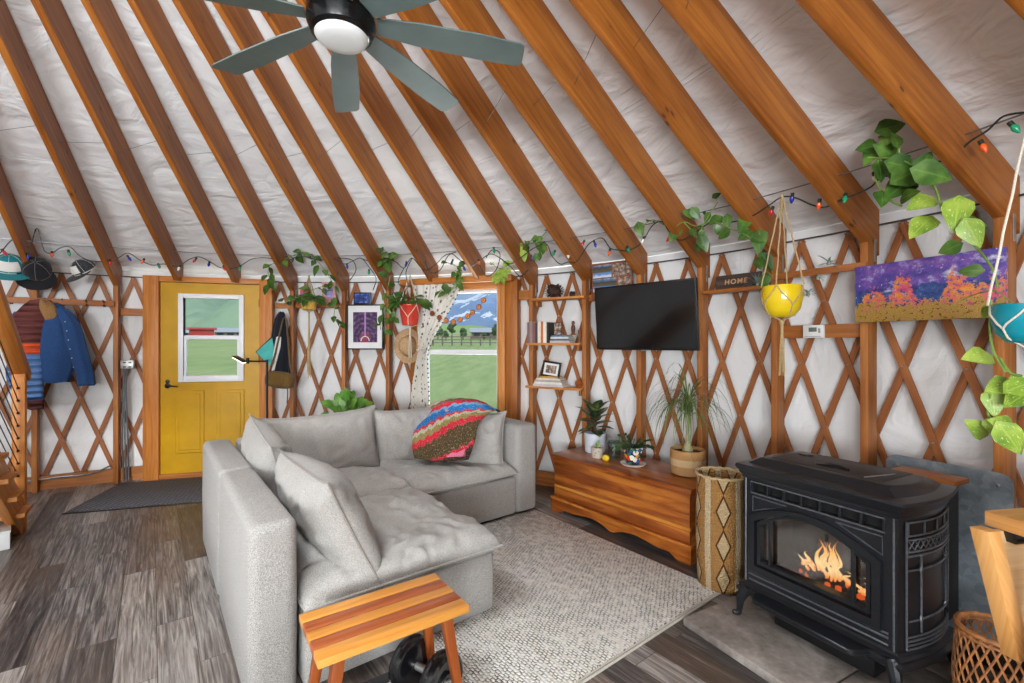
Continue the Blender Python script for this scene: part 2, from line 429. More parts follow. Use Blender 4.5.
# ---- lattice: two layers of slats, one behind the other
lat = sempty('trim_3'); LROWZ, STEP = .07, .41
def slat(k0, dirn, rr):
    def f(u):
        z = .03+u*2.10; return pol(k0+dirn*.25*(z-LROWZ)/STEP, rr, z)
    b = B(); m = 14
    for a in (0,):
        pts = [f(i/m) for i in range(m+1)]; rs = []
        for i, p in enumerate(pts):
            d = (pts[min(i+1, m)]-pts[max(i-1, 0)]).normalized(); e = V((p.x, p.y, 0)).normalized(); sd = d.cross(e).normalized()
            rs.append([p+sd*x+e*y for x, y in ((-.019, -.006), (.019, -.006), (.019, .006), (-.019, .006))])
        b.rings(rs)
        ru = rnd.random()*9
        for fc in b.bm.faces:
            for l in fc.loops: l[b.uv].uv = (l.vert.co.z+ru, l[b.uv].uv[1]*.1+ru)
    return b.done('slat', M['slat'], lat)
def inopen(k, z): return (DOOR[0]+.08 < k < DOOR[1]-.08) or (WIN[0]+.08 < k < WIN[1]+.0 and z > .45)
def slat_clear(k0, dirn, rr):
    # slats are cut where the door and window frames stand
    def kz(z): return k0+dirn*.25*(z-LROWZ)/STEP
    m = 60; run = []; res = []
    for i in range(m+1):
        z = .03+2.10*i/m; ok = not inopen(kz(z), z)
        if ok: run.append(z)
        if (not ok or i == m) and run:
            if len(run) > 3: res.append((run[0], run[-1]))
            run = []
    for z0, z1 in res:
        b = B(); q = max(3, int((z1-z0)/.15)); pts = [pol(kz(z0+(z1-z0)*i/q), rr, z0+(z1-z0)*i/q) for i in range(q+1)]; rs = []
        for i, p in enumerate(pts):
            d = (pts[min(i+1, q)]-pts[max(i-1, 0)]).normalized(); e = V((p.x, p.y, 0)).normalized(); sd = d.cross(e).normalized()
            rs.append([p+sd*x+e*y for x, y in ((-.019, -.006), (.019, -.006), (.019, .006), (-.019, .006))])
        b.rings(rs); ru = rnd.random()*9
        for fc in b.bm.faces:
            for l in fc.loops: l[b.uv].uv = (l.vert.co.z+ru, l[b.uv].uv[1]*.1+ru)
        b.done('slat', M['slat'], lat)
for i in range(-6, 35):
    slat_clear(i*.5-.05, 1, 4.716)
    slat_clear(i*.5-.05, -1, 4.702)
b = B()                                         # bolts at the crossings
for i in range(-4, 36):
    for j in range(6):
        k, z = i*.5-.05+(.25 if j % 2 else 0), LROWZ+STEP*j
        if inopen(k, z) or z < .1: continue
        p = pol(k, 4.694, z); b.ball(p, .007, 6, (1, 1, 1))
struct(b.done('trim_4', M['metalplate']))
# wall cable and roof cables
b = B(); b.tube([pol(-6+i*.25, 4.69, 2.135) for i in range(4*25)], .006, 6); struct(b.done('trim_5', plain('dark_cable', (58, 58, 60), .5)))
b = B()
for k in range(-4, 19): b.tube([pol(k, 4.27, 2.36), pol(k+1, 4.27, 2.36)], .0035, 6)
struct(b.done('trim_6', M['steel']))
b = B()
for k in range(-2, 16):
    if k % 2: b.tube([pol(k, 3.15, zline(3.15)+.12), pol(k+1, 3.02, zline(3.02)+.05)], .0016, 5)
    else: b.tube([pol(k, 3.1, zline(3.1)+.05), pol(k+1, 2.92, zline(2.92)+.02)], .0016, 5)
struct(b.done('trim_7', M['steel']))
# baseboard: bent fir board at the foot of the wall
def baseboard(name, k0, k1):
    b = B(); n = max(4, int((k1-k0)*3)); rs = []
    for i in range(n+1):
        k = k0+(k1-k0)*i/n; rs.append([pol(k, r, z) for r, z in ((4.655, 0), (4.655, .135), (4.69, .135), (4.69, 0))])
    b.rings(rs)
    for f in b.bm.faces:
        for l in f.loops: l[b.uv].uv = (kk(l.vert.co)*.55, l.vert.co.z+l.vert.co.length)
    struct(b.done(name, M['post']))
baseboard('baseboard_left', -4, DOOR[0]+.02)
baseboard('baseboard_back', DOOR[1]-.02, 9)
baseboard('baseboard_right', 9, 20)
# horizontal nailer boards between posts (k0,k1,z,height)
def rail(k0, k1, z, h, r=4.645, w=.03, name='rail_board', m='post'):
    b = B(); p, q = pol(k0, r, z), pol(k1, r, z); b.bar(p, q, w, h, (0, 0, 1), .003); return struct(b.done(name, M[m]))
rail(-1.9, 1.03-.04, 1.835, .055, 4.55, .022)   # coat rail
rail(1.05, DOOR[0]+.03, 1.76, .075)
rail(DOOR[1]+.02, 3.97, 1.86, .06); rail(4.04, 5.0, 1.86, .05)
rail(5.98, 6.32, 1.86, .06)
rail(8.66, 8.99, 1.93, .10); rail(10.03, 10.6, 1.86, .06)
rail(13.03, 13.97, 1.51, .085); rail(12.98, 14.0, 1.885, .042, 4.555, .02)

# ---- door
a, c = cyl(143, 400, RIN), cyl(272.5, 400, RIN); a.z = c.z = 0
dd = (c-a); DW = dd.length; drz = math.atan2(dd.y, dd.x)
door = sempty('door_1', a, drz)                  # local x along the wall, y outwards
JW = .142
def dpart(name, b, m, parent=None, ang=35): return b.done(name, m, parent or door, ang)
b = B(); b.lbox(0, JW, -.012, .13, 0, 2.145, .004); dpart('jamb', b, M['beam'])
b = B(); b.lbox(DW-JW+.012, DW, -.012, .13, 0, 2.145, .004); dpart('jamb', b, M['beam'])
b = B(); b.lbox(JW, DW-JW+.012, -.004, .13, 2.085, 2.145, .004); dpart('header', b, M['beam'])
b = B(); b.lbox(JW, DW-JW+.012, 0, .13, 0, .05, .004); dpart('threshold', b, M['post'])
M['yellow'] = plain('yellow_paint', (184, 138, 2), .42, 0, .04, 6, .3)
LX0, LX1 = JW+.006, DW-JW+.006; LWD = LX1-LX0
wx0, wx1, wz0, wz1 = LX0+.165, LX1-.150, 1.02, 1.965
leaf = B()
for q in ((LX0, wx0, .052, 2.08), (wx1, LX1, .052, 2.08), (wx0, wx1, .052, wz0), (wx0, wx1, wz1, 2.08)): leaf.lbox(q[0], q[1], .02, .065, q[2], q[3])
lo = dpart('leaf', leaf, M['yellow'])
for px in (LX0+.135, LX0+.52):                   # lower raised panels
    b = B(); w = .27
    b.lbox(px, px+w, .008, .022, .26, .93, .008); b.lbox(px+.035, px+w-.035, .0, .012, .295, .895, .008)
    b.done('panel', M['yellow'], lo, 8)
M['vinyl'] = plain('white_vinyl', (224, 224, 226), .4, 0, .01)
b = B(); fw = .048
for q in ((wx0, wx0+fw, wz0, wz1), (wx1-fw, wx1, wz0, wz1), (wx0+fw, wx1-fw, wz0, wz0+fw+.02), (wx0+fw, wx1-fw, wz1-fw, wz1)): b.lbox(q[0], q[1], -.004, .07, q[2], q[3], .006)
zm = 1.50
b.lbox(wx0+fw, wx1-fw, .01, .05, zm-.025, zm+.02, .004)
for q in ((wx0+fw, wx0+fw+.022), (wx1-fw-.022, wx1-fw)): b.lbox(q[0], q[1], .014, .05, wz0+.06, zm, .003)
wf = b.done('window_frame', M['vinyl'], lo)
M['pane'] = glass('window_pane', (245, 248, 250), .04, .05)
b = B(); b.lbox(wx0+fw, wx1-fw, .03, .036, wz0+fw, wz1-fw); b.done('pane', M['pane'], wf)
b = B(); hx = LX0+.065; b.xf(MX.Identity(4))
b.lathe([(.028, 0), (.028, .008), (.012, .014), (.012, .04)], 16); b.xf(MX.Translation((hx, .02, .985)) @ MX.Rotation(pi/2, 4, 'X'))
b.tube([(hx, -.025, .985), (hx+.03, -.03, .985), (hx+.11, -.026, .975)], [.011, .009, .007], 8)
b.ball((hx, .016, 1.03), .022, 10, (1, .4, 1))
b.done('handle', M['black'], lo)
for z in (.3, 1.25, 1.88):
    b = B(); b.tube([(LX1+.002, .012, z-.045), (LX1+.002, .012, z+.045)], .007, 8); b.done('hinge', M['black'], door)

# ---- window in the back wall
a = cyl(402, 300, RIN); c = cyl(517, 300, RIN); a.z = c.z = 0
wd = c-a; WW = wd.length; wrz = math.atan2(wd.y, wd.x)
win = sempty('window_1', a, wrz)
WA, WU = a.copy(), wd.normalized()
def lx(px):                                      # window-local x seen at a column
    dx = (px-512)/F; return ((CAM.x-WA.x)+dx*(WA.y-CAM.y))/(WU.x-dx*WU.y)
x0, x1, x2, x3 = lx(421), lx(497.5), lx(505), lx(517)
z0, z1 = .52, 2.045
b = B(); b.lbox(x1, x2, -.01, .14, z0-.1, z1+.02, .004); win_j = b.done('jamb', M['shelf'], win)
b = B(); b.lbox(x2, x3, .012, .13, 0, z1+.05, .004); b.done('side_post', M['rafter'], win)
b = B(); b.lbox(x0-.05, x0, -.01, .14, z0-.1, z1+.02, .004); b.done('jamb', M['shelf'], win)
b = B(); b.lbox(x0-.14, x0-.05, .012, .13, 0, z1+.05, .004); b.done('side_post', M['rafter'], win)
b = B(); b.lbox(x0, x1, -.008, .14, z1-.045, z1+.02, .004); b.done('head_casing', M['shelf'], win)
b = B(); b.lbox(x0, x1, -.03, .14, z0-.05, z0, .004); b.done('sill', M['shelf'], win)
b = B(); b.lbox(lx(404), lx(514), -.09, .12, z1+.02, z1+.085, .004); b.done('header', M['beam'], win)
b = B(); fw = .04; zt = z1-.045; zm = 1.345
for q in ((x0, x0+fw, z0, zt), (x1-.02, x1, z0, zt), (x0+fw, x1-.02, z0, z0+fw), (x0+fw, x1-.02, zt-.03, zt)): b.lbox(q[0], q[1], .03, .09, q[2], q[3], .004)
b.lbox(x0+fw, x1-.02, .03, .08, zm-.03, zm+.022, .005); b.lbox(x0+fw, x0+fw+.025, .04, .08, z0+fw, zm, .003)
b.lbox((x0+x1)/2-.04, (x0+x1)/2+.04, .018, .035, zm-.004, zm+.016, .003)
b.done('sash_frame', M['vinyl'], win)
b = B(); b.lbox(x0+fw, x1-.02, .055, .061, z0+fw, zt-.03); b.done('pane', M['pane'], win)
WINP = (a.copy(), wrz, x0, x1)
# frames of the added, unseen windows behind the camera
for i, (k0, k1) in enumerate(((25.2, 28.0), (28.9, 31.7))):
    b = B(); 
    for z in (.8, 2.0): b.tube([pol(k0+(k1-k0)*j/8, 4.72, z) for j in range(9)], .035, 6)
    for k in (k0, k1): b.tube([pol(k, 4.72, .8), pol(k, 4.72, 2.0)], .035, 6)
    struct(b.done('window_%d' % (i+2), M['beam']))
# ================================================================== OUTSIDE: meadow, hills, far buildings
g = G('meadow_grass'); co = g.co(); n1 = g.noise(co, .05, 4); n2 = g.noise(g.map(co, (3, .5, 1)), .6, 4)
g.pbr(g.ramp(g.math('ADD', g.math('MULTIPLY', n1, .5), g.math('MULTIPLY', n2, .5)), [(.35, (150, 170, 108)), (.5, (170, 188, 124)), (.65, (190, 202, 142))]), .95, 0, None, .1)
M['grass'] = g.m
def gz(x, y):
    return -.55+.034*max(0, min(y-10, 420))
def gp(x, y): return V((x, y, gz(x, y)))
b = B(); b.sheet(lambda u, v: gp(-500+1000*u, 5.0+700*v**1.6), 60, 40); struct(b.done('meadow', M['grass']))
def hill(name, d, hgt, x0, x1, seed, c1, c2, c3, rough=1.0, depth=.5):
    def fn(u, v):
        x = x0+(x1-x0)*u; h = hgt*(.55+.5*mnoise.fractal(V((u*5+seed, seed, 0)), 1.0, 2.0, 4)); h = max(h, hgt*.15)
        n = mnoise.fractal(V((u*16, v*5, seed)), 1.0, 2.0, 3)*.09*hgt*rough*sin(pi*min(1, v))
        return V((x, d+d*depth*v, -.6+h*v**.8+n))
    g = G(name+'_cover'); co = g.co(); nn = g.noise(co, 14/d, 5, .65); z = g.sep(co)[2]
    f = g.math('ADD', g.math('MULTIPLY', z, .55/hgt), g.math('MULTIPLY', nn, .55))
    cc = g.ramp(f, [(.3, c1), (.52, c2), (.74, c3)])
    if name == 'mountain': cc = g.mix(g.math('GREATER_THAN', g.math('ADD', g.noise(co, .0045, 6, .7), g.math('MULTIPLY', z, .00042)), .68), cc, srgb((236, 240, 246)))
    g.pbr(cc, 1, 0, None, 0)
    b = B(); b.sheet(fn, 70, 14); o = b.done(name, g.m); o['kind'] = 'structure'; return o
hill('mountain', 2400, 640, -3600, 1800, 3.3, (128, 152, 176), (142, 168, 202), (206, 218, 236))  # hill covers are paled: distant haze put into their colour
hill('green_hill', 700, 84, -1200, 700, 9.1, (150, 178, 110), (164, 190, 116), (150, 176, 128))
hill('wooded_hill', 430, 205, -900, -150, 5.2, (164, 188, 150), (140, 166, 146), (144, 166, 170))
M['redshed'] = plain('red_shed_paint', (196, 70, 66), .7, 0, .1, 8)
M['roofmetal'] = plain('pale_metal_roof', (186, 190, 196), .6, 0, .03)
M['roofgrey'] = plain('grey_roof', (132, 138, 146), .6)
M['logwall'] = plain('weathered_siding', (128, 116, 104), .8, 0, .2, 4)
M['windark'] = plain('dark_window', (52, 58, 66), .2)
def out_at(px, d):                               # far spot seen at a column, d metres ahead
    x, y = CAM.x+(px-512)/F*d, CAM.y+d; return V((x, y, gz(x, y)-.02))
def building(name, label, px, d, w, dep, h, rh, wallm, roofm, rz, wins=3):
    p = out_at(px, d); t = thing(name, label, 'building', p, rz)
    b = B(); b.lbox(-w/2, w/2, -dep/2, dep/2, 0, h); b.done('wall', wallm, t)
    b = B(); ov = .5
    b.prism([(-dep/2-ov, h-.15), (dep/2+ov, h-.15), (0, h+rh)], lambda q: V((-w/2-ov, q[0], q[1])), lambda q: V((w/2+ov, q[0], q[1]))); b.done('roof', roofm, t)
    for i in range(wins):
        b = B(); x = -w/2+w*(i+.5)/wins; b.lbox(x-.7, x+.7, -dep/2-.06, -dep/2+.05, h*.35, h*.8); b.done('window', M['windark'], t)
building('farmhouse', 'long low farmhouse with pale metal roof far across the meadow, seen through the back window', 486, 105, 6.5, 5, 1.5, .9, M['logwall'], M['roofmetal'], R(6), 3)
building('red_shed', 'small red shed far off, seen through the yellow door window', 202, 95, 4.2, 3, 2.2, .3, M['redshed'], M['redshed'], R(32), 0)
building('barn', 'pale metal roofed barn right of the red shed, seen through the door window', 230, 118, 6.5, 5, 1.4, 1.0, M['logwall'], M['roofmetal'], R(34), 3)
building('cabin', 'low cabin left of the red shed, seen through the door window', 180, 125, 5, 5, 1.2, .8, M['logwall'], M['roofmetal'], R(30), 2)
# paddock fence
t = thing('paddock_fence', 'grey rail fence across the meadow, seen through the back window', 'fence', out_at(470, 62))
fx = [out_at(395+i*9.5, 62)-out_at(470, 62) for i in range(16)]
for p in fx: b = B(); b.lbox(p.x-.09, p.x+.09, -.09, .09, 0, 1.35); b.done('fence_post', M['logwall'], t)
for z in (.4, .8, 1.2): b = B(); b.bar((fx[0].x, -.1, z), (fx[-1].x, -.1, z), .06, .12); b.done('fence_rail', M['logwall'], t)
M['tree'] = plain('tree_foliage', (70, 92, 58), .9, 0, .3, 1.5)
tr = [(438, 98, 3.4), (452, 122, 4.0), (463, 92, 2.6), (495, 99, 3.4), (446, 85, 2.0), (484, 88, 1.5), (219, 132, 2.0), (246, 124, 2.2)]
tl = ['tall green tree behind the left end of the far farmhouse', 'tallest green tree behind the far farmhouse roof', 'round green bush in front of the far farmhouse middle', 'green tree at the right end of the far farmhouse', 'small green bush left of the far farmhouse', 'low green bush before the right half of the far farmhouse', 'green tree beside the far barn, seen through the door window', 'green tree right of the far barn at the edge of the door window']
for (px, d, h), lab in zip(tr, tl):
    t = thing('tree', lab, 'tree', out_at(px, d))
    b = B(); b.tube([(0, 0, 0), (0, 0, h*.5)], [.16, .1], 6); b.done('trunk', M['logwall'], t)
    b = B(); rr = random.Random(px)
    for i in range(14):
        a = rr.random()*6.3; q = rr.random()*h*.22; z = h*(.35+.5*rr.random()); b.ball((q*cos(a), q*sin(a), z), h*(.12+.09*rr.random()), 8, (1, 1, .9))
    for v in b.bm.verts: v.co += V((mnoise.noise(v.co*2.1), mnoise.noise(v.co*2.3+V((5, 0, 0))), mnoise.noise(v.co*1.9)))*h*.03
    b.done('crown', M['tree'], t)
# sky
w = bpy.data.worlds.new('sky'); SC.world = w; w.use_nodes = True; nt = w.node_tree
bg = nt.nodes['Background']; tc = nt.nodes.new('ShaderNodeTexCoord'); mp = nt.nodes.new('ShaderNodeMapping'); mp.inputs['Scale'].default_value = (1, 1, 3)
nz = nt.nodes.new('ShaderNodeTexNoise'); nz.inputs['Scale'].default_value = 3.2; nz.inputs['Detail'].default_value = 6
cr = nt.nodes.new('ShaderNodeValToRGB'); cr.color_ramp.elements[0].position = .42; cr.color_ramp.elements[0].color = srgb((150, 180, 214)); cr.color_ramp.elements[1].position = .6; cr.color_ramp.elements[1].color = srgb((236, 238, 242))
nt.links.new(tc.outputs['Generated'], mp.inputs[0]); nt.links.new(mp.outputs[0], nz.inputs['Vector']); nt.links.new(nz.outputs['Fac'], cr.inputs[0]); nt.links.new(cr.outputs[0], bg.inputs[0]); bg.inputs[1].default_value = 1.0
# ------------------------------------------------------------------ light
def area(name, loc, rot, sx, sy, pw, col=(1, 1, 1)):
    l = bpy.data.lights.new(name, 'AREA'); l.shape = 'RECTANGLE'; l.size = sx; l.size_y = sy; l.energy = pw; l.color = col
    o = bpy.data.objects.new(name, l); COL.objects.link(o); o.location = loc; o.rotation_euler = rot; return o
def aim(o, tgt): o.rotation_euler = (V(tgt)-o.location).to_track_quat('-Z', 'Y').to_euler()
o = area('skylight_dome_light', (0, 0, 4.42), (0, 0, 0), 1.2, 1.2, 165, (.88, .95, 1)); o.data.shape = 'DISK'
for i, k in enumerate((26.6, 30.3)):
    o = area('rear_fill_lamp_%d' % (i+2), pol(k, 4.66, 1.4), (0, 0, 0), 1.45, 1.1, 270, (.90, .96, 1)); aim(o, (pol(k+.01, 1, 3.0)))  # added fill lamp just inside the rear wall, tilted up to brighten the roof
wn_ = V((-sin(WINP[1]), cos(WINP[1]), 0)); wc_ = WINP[0]+V((cos(WINP[1]), sin(WINP[1]), 0))*(WINP[2]+WINP[3])/2
o = area('ground_bounce_lamp', wc_+wn_*1.5+V((0, 0, -.3)), (0, 0, 0), 2.2, 1.3, 330, (.95, 1, .96)); aim(o, wc_-wn_*1.1+V((0, 0, 2.6)))  # added lamp outside, below the sill, imitating light off the sunlit ground
sun = bpy.data.lights.new('sun', 'SUN'); sun.energy = 1.9; sun.angle = R(6); so = bpy.data.objects.new('sun', sun); COL.objects.link(so); so.rotation_euler = (R(50), 0, R(25))
# camera
cd = bpy.data.cameras.new('camera'); cd.lens = 36*F/1024; cd.sensor_width = 36; cd.shift_y = (Y0-341.5)/1024; cd.clip_start = .05; cd.clip_end = 8000
cam = bpy.data.objects.new('camera', cd); COL.objects.link(cam); cam.location = CAM; cam.rotation_euler = (pi/2, 0, 0); SC.camera = cam
SC.view_settings.view_transform = 'Standard'; SC.view_settings.look = 'None'; SC.view_settings.gamma = 1; SC.view_settings.use_curve_mapping = False
SC.view_settings.exposure = 0.0
cy = SC.cycles; cy.max_bounces = 8; cy.diffuse_bounces = 5; cy.glossy_bounces = 3; cy.transparent_max_bounces = 12; cy.caustics_reflective = False; cy.caustics_refractive = False; cy.sample_clamp_indirect = 4
# ================================================================== SOFA, CUSHIONS, BLANKET, RUG, MAT
M['sofa'] = textile('grey_heather_fabric', (106, 103, 99), (204, 199, 193), 330, .95, .6, .1, .2)
M['cush'] = textile('grey_cushion_fabric', (120, 117, 112), (206, 201, 195), 330, .95, .5, .1, .15)
M['pipe'] = textile('cushion_seam', (120, 114, 108), (156, 148, 140), 200)
SO = V((1.027, 1.110, 0)); SRZ = R(38)
sm = MX.Translation(SO) @ MX.Rotation(SRZ, 4, 'Z')
def sl(x, y, z): return sm @ V((x, y, z))
sofa = thing('sectional_sofa', 'L-shaped pale grey fabric sectional sofa on the woven rug in the middle of the room', 'sofa', SO, SRZ)
def rbox(b, x0, x1, y0, y1, z0, z1, r=.05, seg=5, dome=.012):
    # soft upholstered block: superellipse plan, rounded top edge
    pl = []
    cx, cy, hx, hy = (x0+x1)/2, (y0+y1)/2, (x1-x0)/2, (y1-y0)/2
    def plan(off):
        rr = max(.005, r+off); o = []
        for sx, sy, a0 in ((1, 1, 0), (-1, 1, pi/2), (-1, -1, pi), (1, -1, 3*pi/2)):
            for i in range(seg+1):
                a = a0+pi/2*i/seg; o.append(V((cx+sx*(hx-r)+rr*cos(a), cy+sy*(hy-r)+rr*sin(a), 0)))
        return o
    rs = []; offs = [(-.012, z0), (0, z0+.012), (.003, (z0+z1)/2)]+[(-r*.8*(1-cos(pi/2*i/4)), z1-r*.8*(1-sin(pi/2*i/4))) for i in range(5)]
    for o, z in offs: rs.append([p+V((0, 0, z)) for p in plan(o)])
    rows = rs; b.rings(rows)
    # dome the cap
    return b
for nm, a in (('back_panel', (-.01, .165, 0.0, .985)), ('back_panel', (-.01, .165, 1.0, 2.0)), ('back_panel', (.19, 1.24, 1.815, 2.0)), ('back_panel', (1.25, 2.07, 1.815, 2.0))):
    b = B(); rbox(b, *a, .035, .735, .045); b.done(nm, M['sofa'], sofa, 60)
b = B(); rbox(b, 2.075, 2.30, .995, 2.0, .035, .755, .05); b.done('armrest', M['sofa'], sofa, 60)
for a in ((.19, 1.13, .0, .985), (.19, 1.13, 1.0, 1.81), (1.14, 2.072, 1.0, 1.81)):
    b = B(); rbox(b, *a, .035, .335, .03); b.done('seat_base', M['sofa'], sofa, 60)
M['feet'] = M['black']
for x, y in ((.07, .07), (1.05, .07), (.07, 1.93), (2.22, 1.08), (2.22, 1.93), (1.05, .93), (1.2, 1.08)):
    b = B(); b.lathe([(.022, .013), (.026, .036)], 12, (x, y, 0)); b.done('foot', M['feet'], sofa)
def cushion(b, W, H, T, n=6, seed=0, wr=.012, pinch=.05, nx=26, ny=20, lump=0.0, corner=.0, rnd_=0.0):
    # puffed pillow lying in its XY plane
    def shape(sg):
        def fn(u, v):
            u, v = 2*u-1, 2*v-1
            t = ((1-abs(u)**n)*(1-abs(v)**n)); t = max(0, t)**.5
            x = W/2*u*(1-pinch*(1-v*v)*abs(u)); y = H/2*v*(1-pinch*(1-u*u)*abs(v))
            c = (abs(u)*abs(v))**6; x += corner*c*u; y += corner*c*v
            x *= (1-rnd_*v*v/2)**.5; y *= (1-rnd_*u*u/2)**.5
            nz = mnoise.fractal(V((x*5+seed, y*5, seed*1.7+sg)), 1, 2, 3); cr = sin((x*1.3+y*.7)*26+nz*7+seed)*.5+sin((y*1.6-x*.5)*21+nz*8)*.5
            z = T/2*t*(1+.05*nz)+(wr*cr*(.35+.65*abs(nz)*2)+lump*mnoise.noise(V((x*3.1+seed, y*3.1, 2))))*min(1, t*1.4)
            return V((x, y, sg*max(z, 0.0)))
        return fn
    b.sheet(shape(1), nx, ny); b.sheet(shape(-1), nx, ny, True)
    return b
def outline(W, H, pinch, corner=0, n=14):
    o = []
    for i in range(4*n):
        s, t = divmod(i, n); q = 2*t/n-1; u, v = [(q, -1), (1, q), (-q, 1), (-1, -q)][s]
        c = (abs(u)*abs(v))**6
        o.append(V((W/2*u*(1-pinch*(1-v*v)*abs(u))+corner*c*u, H/2*v*(1-pinch*(1-u*u)*abs(v))+corner*c*v, 0)))
    return o
# seat cushions (part of the sofa), drawn in its own frame
def seat(x0, x1, y0, y1, z, T, seed, parent=sofa):
    b = B(); W, H = x1-x0, y1-y0; cushion(b, W, H, T, 8, seed, .013, .0, 60, 54, .040)
    for v in b.bm.verts:
        if v.co.z < 0: v.co.z *= .5
    m = MX.Translation(((x0+x1)/2, (y0+y1)/2, z)); b.xf(m); o = b.done('seat_cushion', M['cush'], parent, 70)
    p = B(); p.tube([m @ q for q in outline(W, H, 0)], .006, 6, True); p.done('seam', M['cush'], o)
seat(.18, 1.155, -.035, 1.02, .375, .19, 1.0)
seat(.20, 1.17, 1.0, 1.80, .38, .19, 4.2)
seat(1.13, 2.065, .965, 1.80, .375, .19, 7.7)
# loose back cushions
def back_cushion(label, c, right, up, W, H, T, seed, wr=.012):
    c, right, up = V(c), V(right).normalized(), V(up).normalized(); nrm = right.cross(up).normalized(); up = nrm.cross(right)
    m = MX(((right.x, up.x, nrm.x, c.x), (right.y, up.y, nrm.y, c.y), (right.z, up.z, nrm.z, c.z), (0, 0, 0, 1)))
    t = thing('back_cushion', label, 'cushion', sm @ (c-up*H/2), SRZ, 'loose sofa cushions')
    w = sm @ m; b = B(); cushion(b, W, H, T, 3.2, seed, wr, .04, 34, 28, .012, .02); b.xf(w); b.done('cover', M['cush'], t, 70, True)
    p = B(); p.tube([w @ q for q in outline(W, H, .04, .02)], .005, 6, True); p.done('seam', M['pipe'] if seed < 2 else M['cush'], t, 35, True)
back_cushion('big grey cushion nearest the camera, leaning on the left sofa back', (.385, .44, .60), (0, 1, -.03), (-.46, 0, 1), .90, .50, .27, 1.3)
back_cushion('grey cushion with a peaked corner behind the nearest big cushion, by the lamp', (.305, 1.30, .66), (.03, 1, .08), (-.30, 0, 1), .84, .46, .24, 5.2)
back_cushion('wide grey cushion in the far corner of the sofa, below the small leafy plant', (.745, 1.69, .655), (1, .0, .03), (0, .24, 1), .82, .48, .22, 8.4)
back_cushion('grey cushion on the far sofa back, left of and under the crochet blanket', (1.535, 1.715, .64), (1, 0, 0), (0, .20, 1), .76, .45, .20, 11.3)
back_cushion('grey cushion leaning on the right armrest, at the blanket\'s right', (1.84, 1.28, .625), (.66, -.75, 0), (.16, .12, 1), .50, .45, .19, 15.1, .016)
# crochet blanket with zigzag stripes
g = G('crochet'); uv = g.co('UV'); u, v, _ = g.sep(uv)
zz = g.math('ABSOLUTE', g.math('SUBTRACT', g.math('FRACT', g.math('MULTIPLY', u, 9.0)), .5))
q = g.math('ADD', g.math('ADD', g.math('MULTIPLY', v, 1.0), g.math('MULTIPLY', u, -.34)), g.math('ADD', .17, g.math('MULTIPLY', zz, .07))); q = g.math('ADD', q, g.math('MULTIPLY', g.math('SUBTRACT', g.noise(g.map(uv, (60, 60, 1)), 1, 1), .5), .05))
cr_ = [(0, (70, 52, 44)), (.03, (196, 44, 62)), (.08, (84, 70, 48)), (.22, (92, 76, 52)), (.32, (212, 46, 66)), (.40, (150, 138, 84)), (.47, (196, 190, 164)), (.52, (206, 60, 74)), (.56, (40, 120, 190)), (.66, (120, 168, 208)), (.70, (214, 50, 72)), (.78, (132, 112, 84)), (.84, (206, 196, 178)), (.96, (190, 176, 158))]
ccol = g.ramp(q, cr_, 'CONSTANT'); st = g.vor(g.map(uv, (52, 44, 1)), 1.0)
ccol = g.mix(g.math('MULTIPLY', g.math('GREATER_THAN', g.noise(g.map(uv, (70, 55, 1)), 1, 1), .62), .45), ccol, srgb((196, 182, 150)))
g.pbr(ccol, .95, 0, g.bump(st.outputs['Distance'], .9, .01), .1); M['crochet'] = g.m
def world_grid(rows, n=6):                      # rows of control points -> smooth surface
    sm_r = [smooth_path(r, n) for r in rows]; cols = list(zip(*sm_r)); return [smooth_path(c, n) for c in cols]
rows = [[fl(414, 458, .53), fl(430, 460, .53), fl(447, 461, .53), fl(468, 459, .53)],
        [fl(412, 446, .60), fl(430, 446, .62), fl(450, 446, .64), fl(474, 442, .67)],
        [fl(414, 430, .70), fl(432, 428, .74), fl(454, 424, .77), fl(478, 424, .79)],
        [fl(420, 415, .79), fl(438, 411, .84), fl(462, 410, .87), fl(488, 413, .86)],
        [fl(430, 404, .87), fl(446, 399, .93), fl(474, 400, .94), fl(499, 410, .87)],
        [fl(434, 404, .80), fl(452, 400, .84), fl(480, 401, .84), fl(500, 414, .80)]]
cg = world_grid(rows)
t = thing('crochet_blanket', 'multicoloured zigzag crochet blanket draped over the far sofa cushions', 'blanket', rows[0][1])
b = B(); nu, nv = len(cg)-1, len(cg[0])-1
def bf(off):
    def fn(u, v):
        p = cg[min(nu, int(round(u*nu)))][min(nv, int(round(v*nv)))]; k = mnoise.noise(p*9)*.014+.006*sin(u*40+v*9); return p+V((.3*k, -k, .6*k))+off
    return fn
b.sheet(bf(V((0, 0, 0))), nu, nv, False); b.sheet(bf(V((.004, .014, -.008))), nu, nv, True); bo = b.done('panel', M['crochet'], t, 70, True)
M['pinkyarn'] = textile('pink_yarn', (196, 90, 120), (232, 140, 166), 220, .95, .8)
b = B(); c0 = [fl(450, 458, .545), fl(466, 457, .55), fl(470, 441, .655), fl(464, 440, .66), fl(462, 446, .62), fl(457, 447, .61), fl(456, 453, .57), fl(450, 453, .57)]
d = V((-.25, -.9, .35)).normalized()*.016
b.prism([(p.x, p.z) for p in c0], lambda q: next(p for p in c0 if (p.x, p.z) == q)+d*4.2, lambda q: next(p for p in c0 if (p.x, p.z) == q)+d*1.6)
o = b.done('corner_patch', M['pinkyarn'], t, 30, True); o['label'] = 'pink knitted stepped corner'

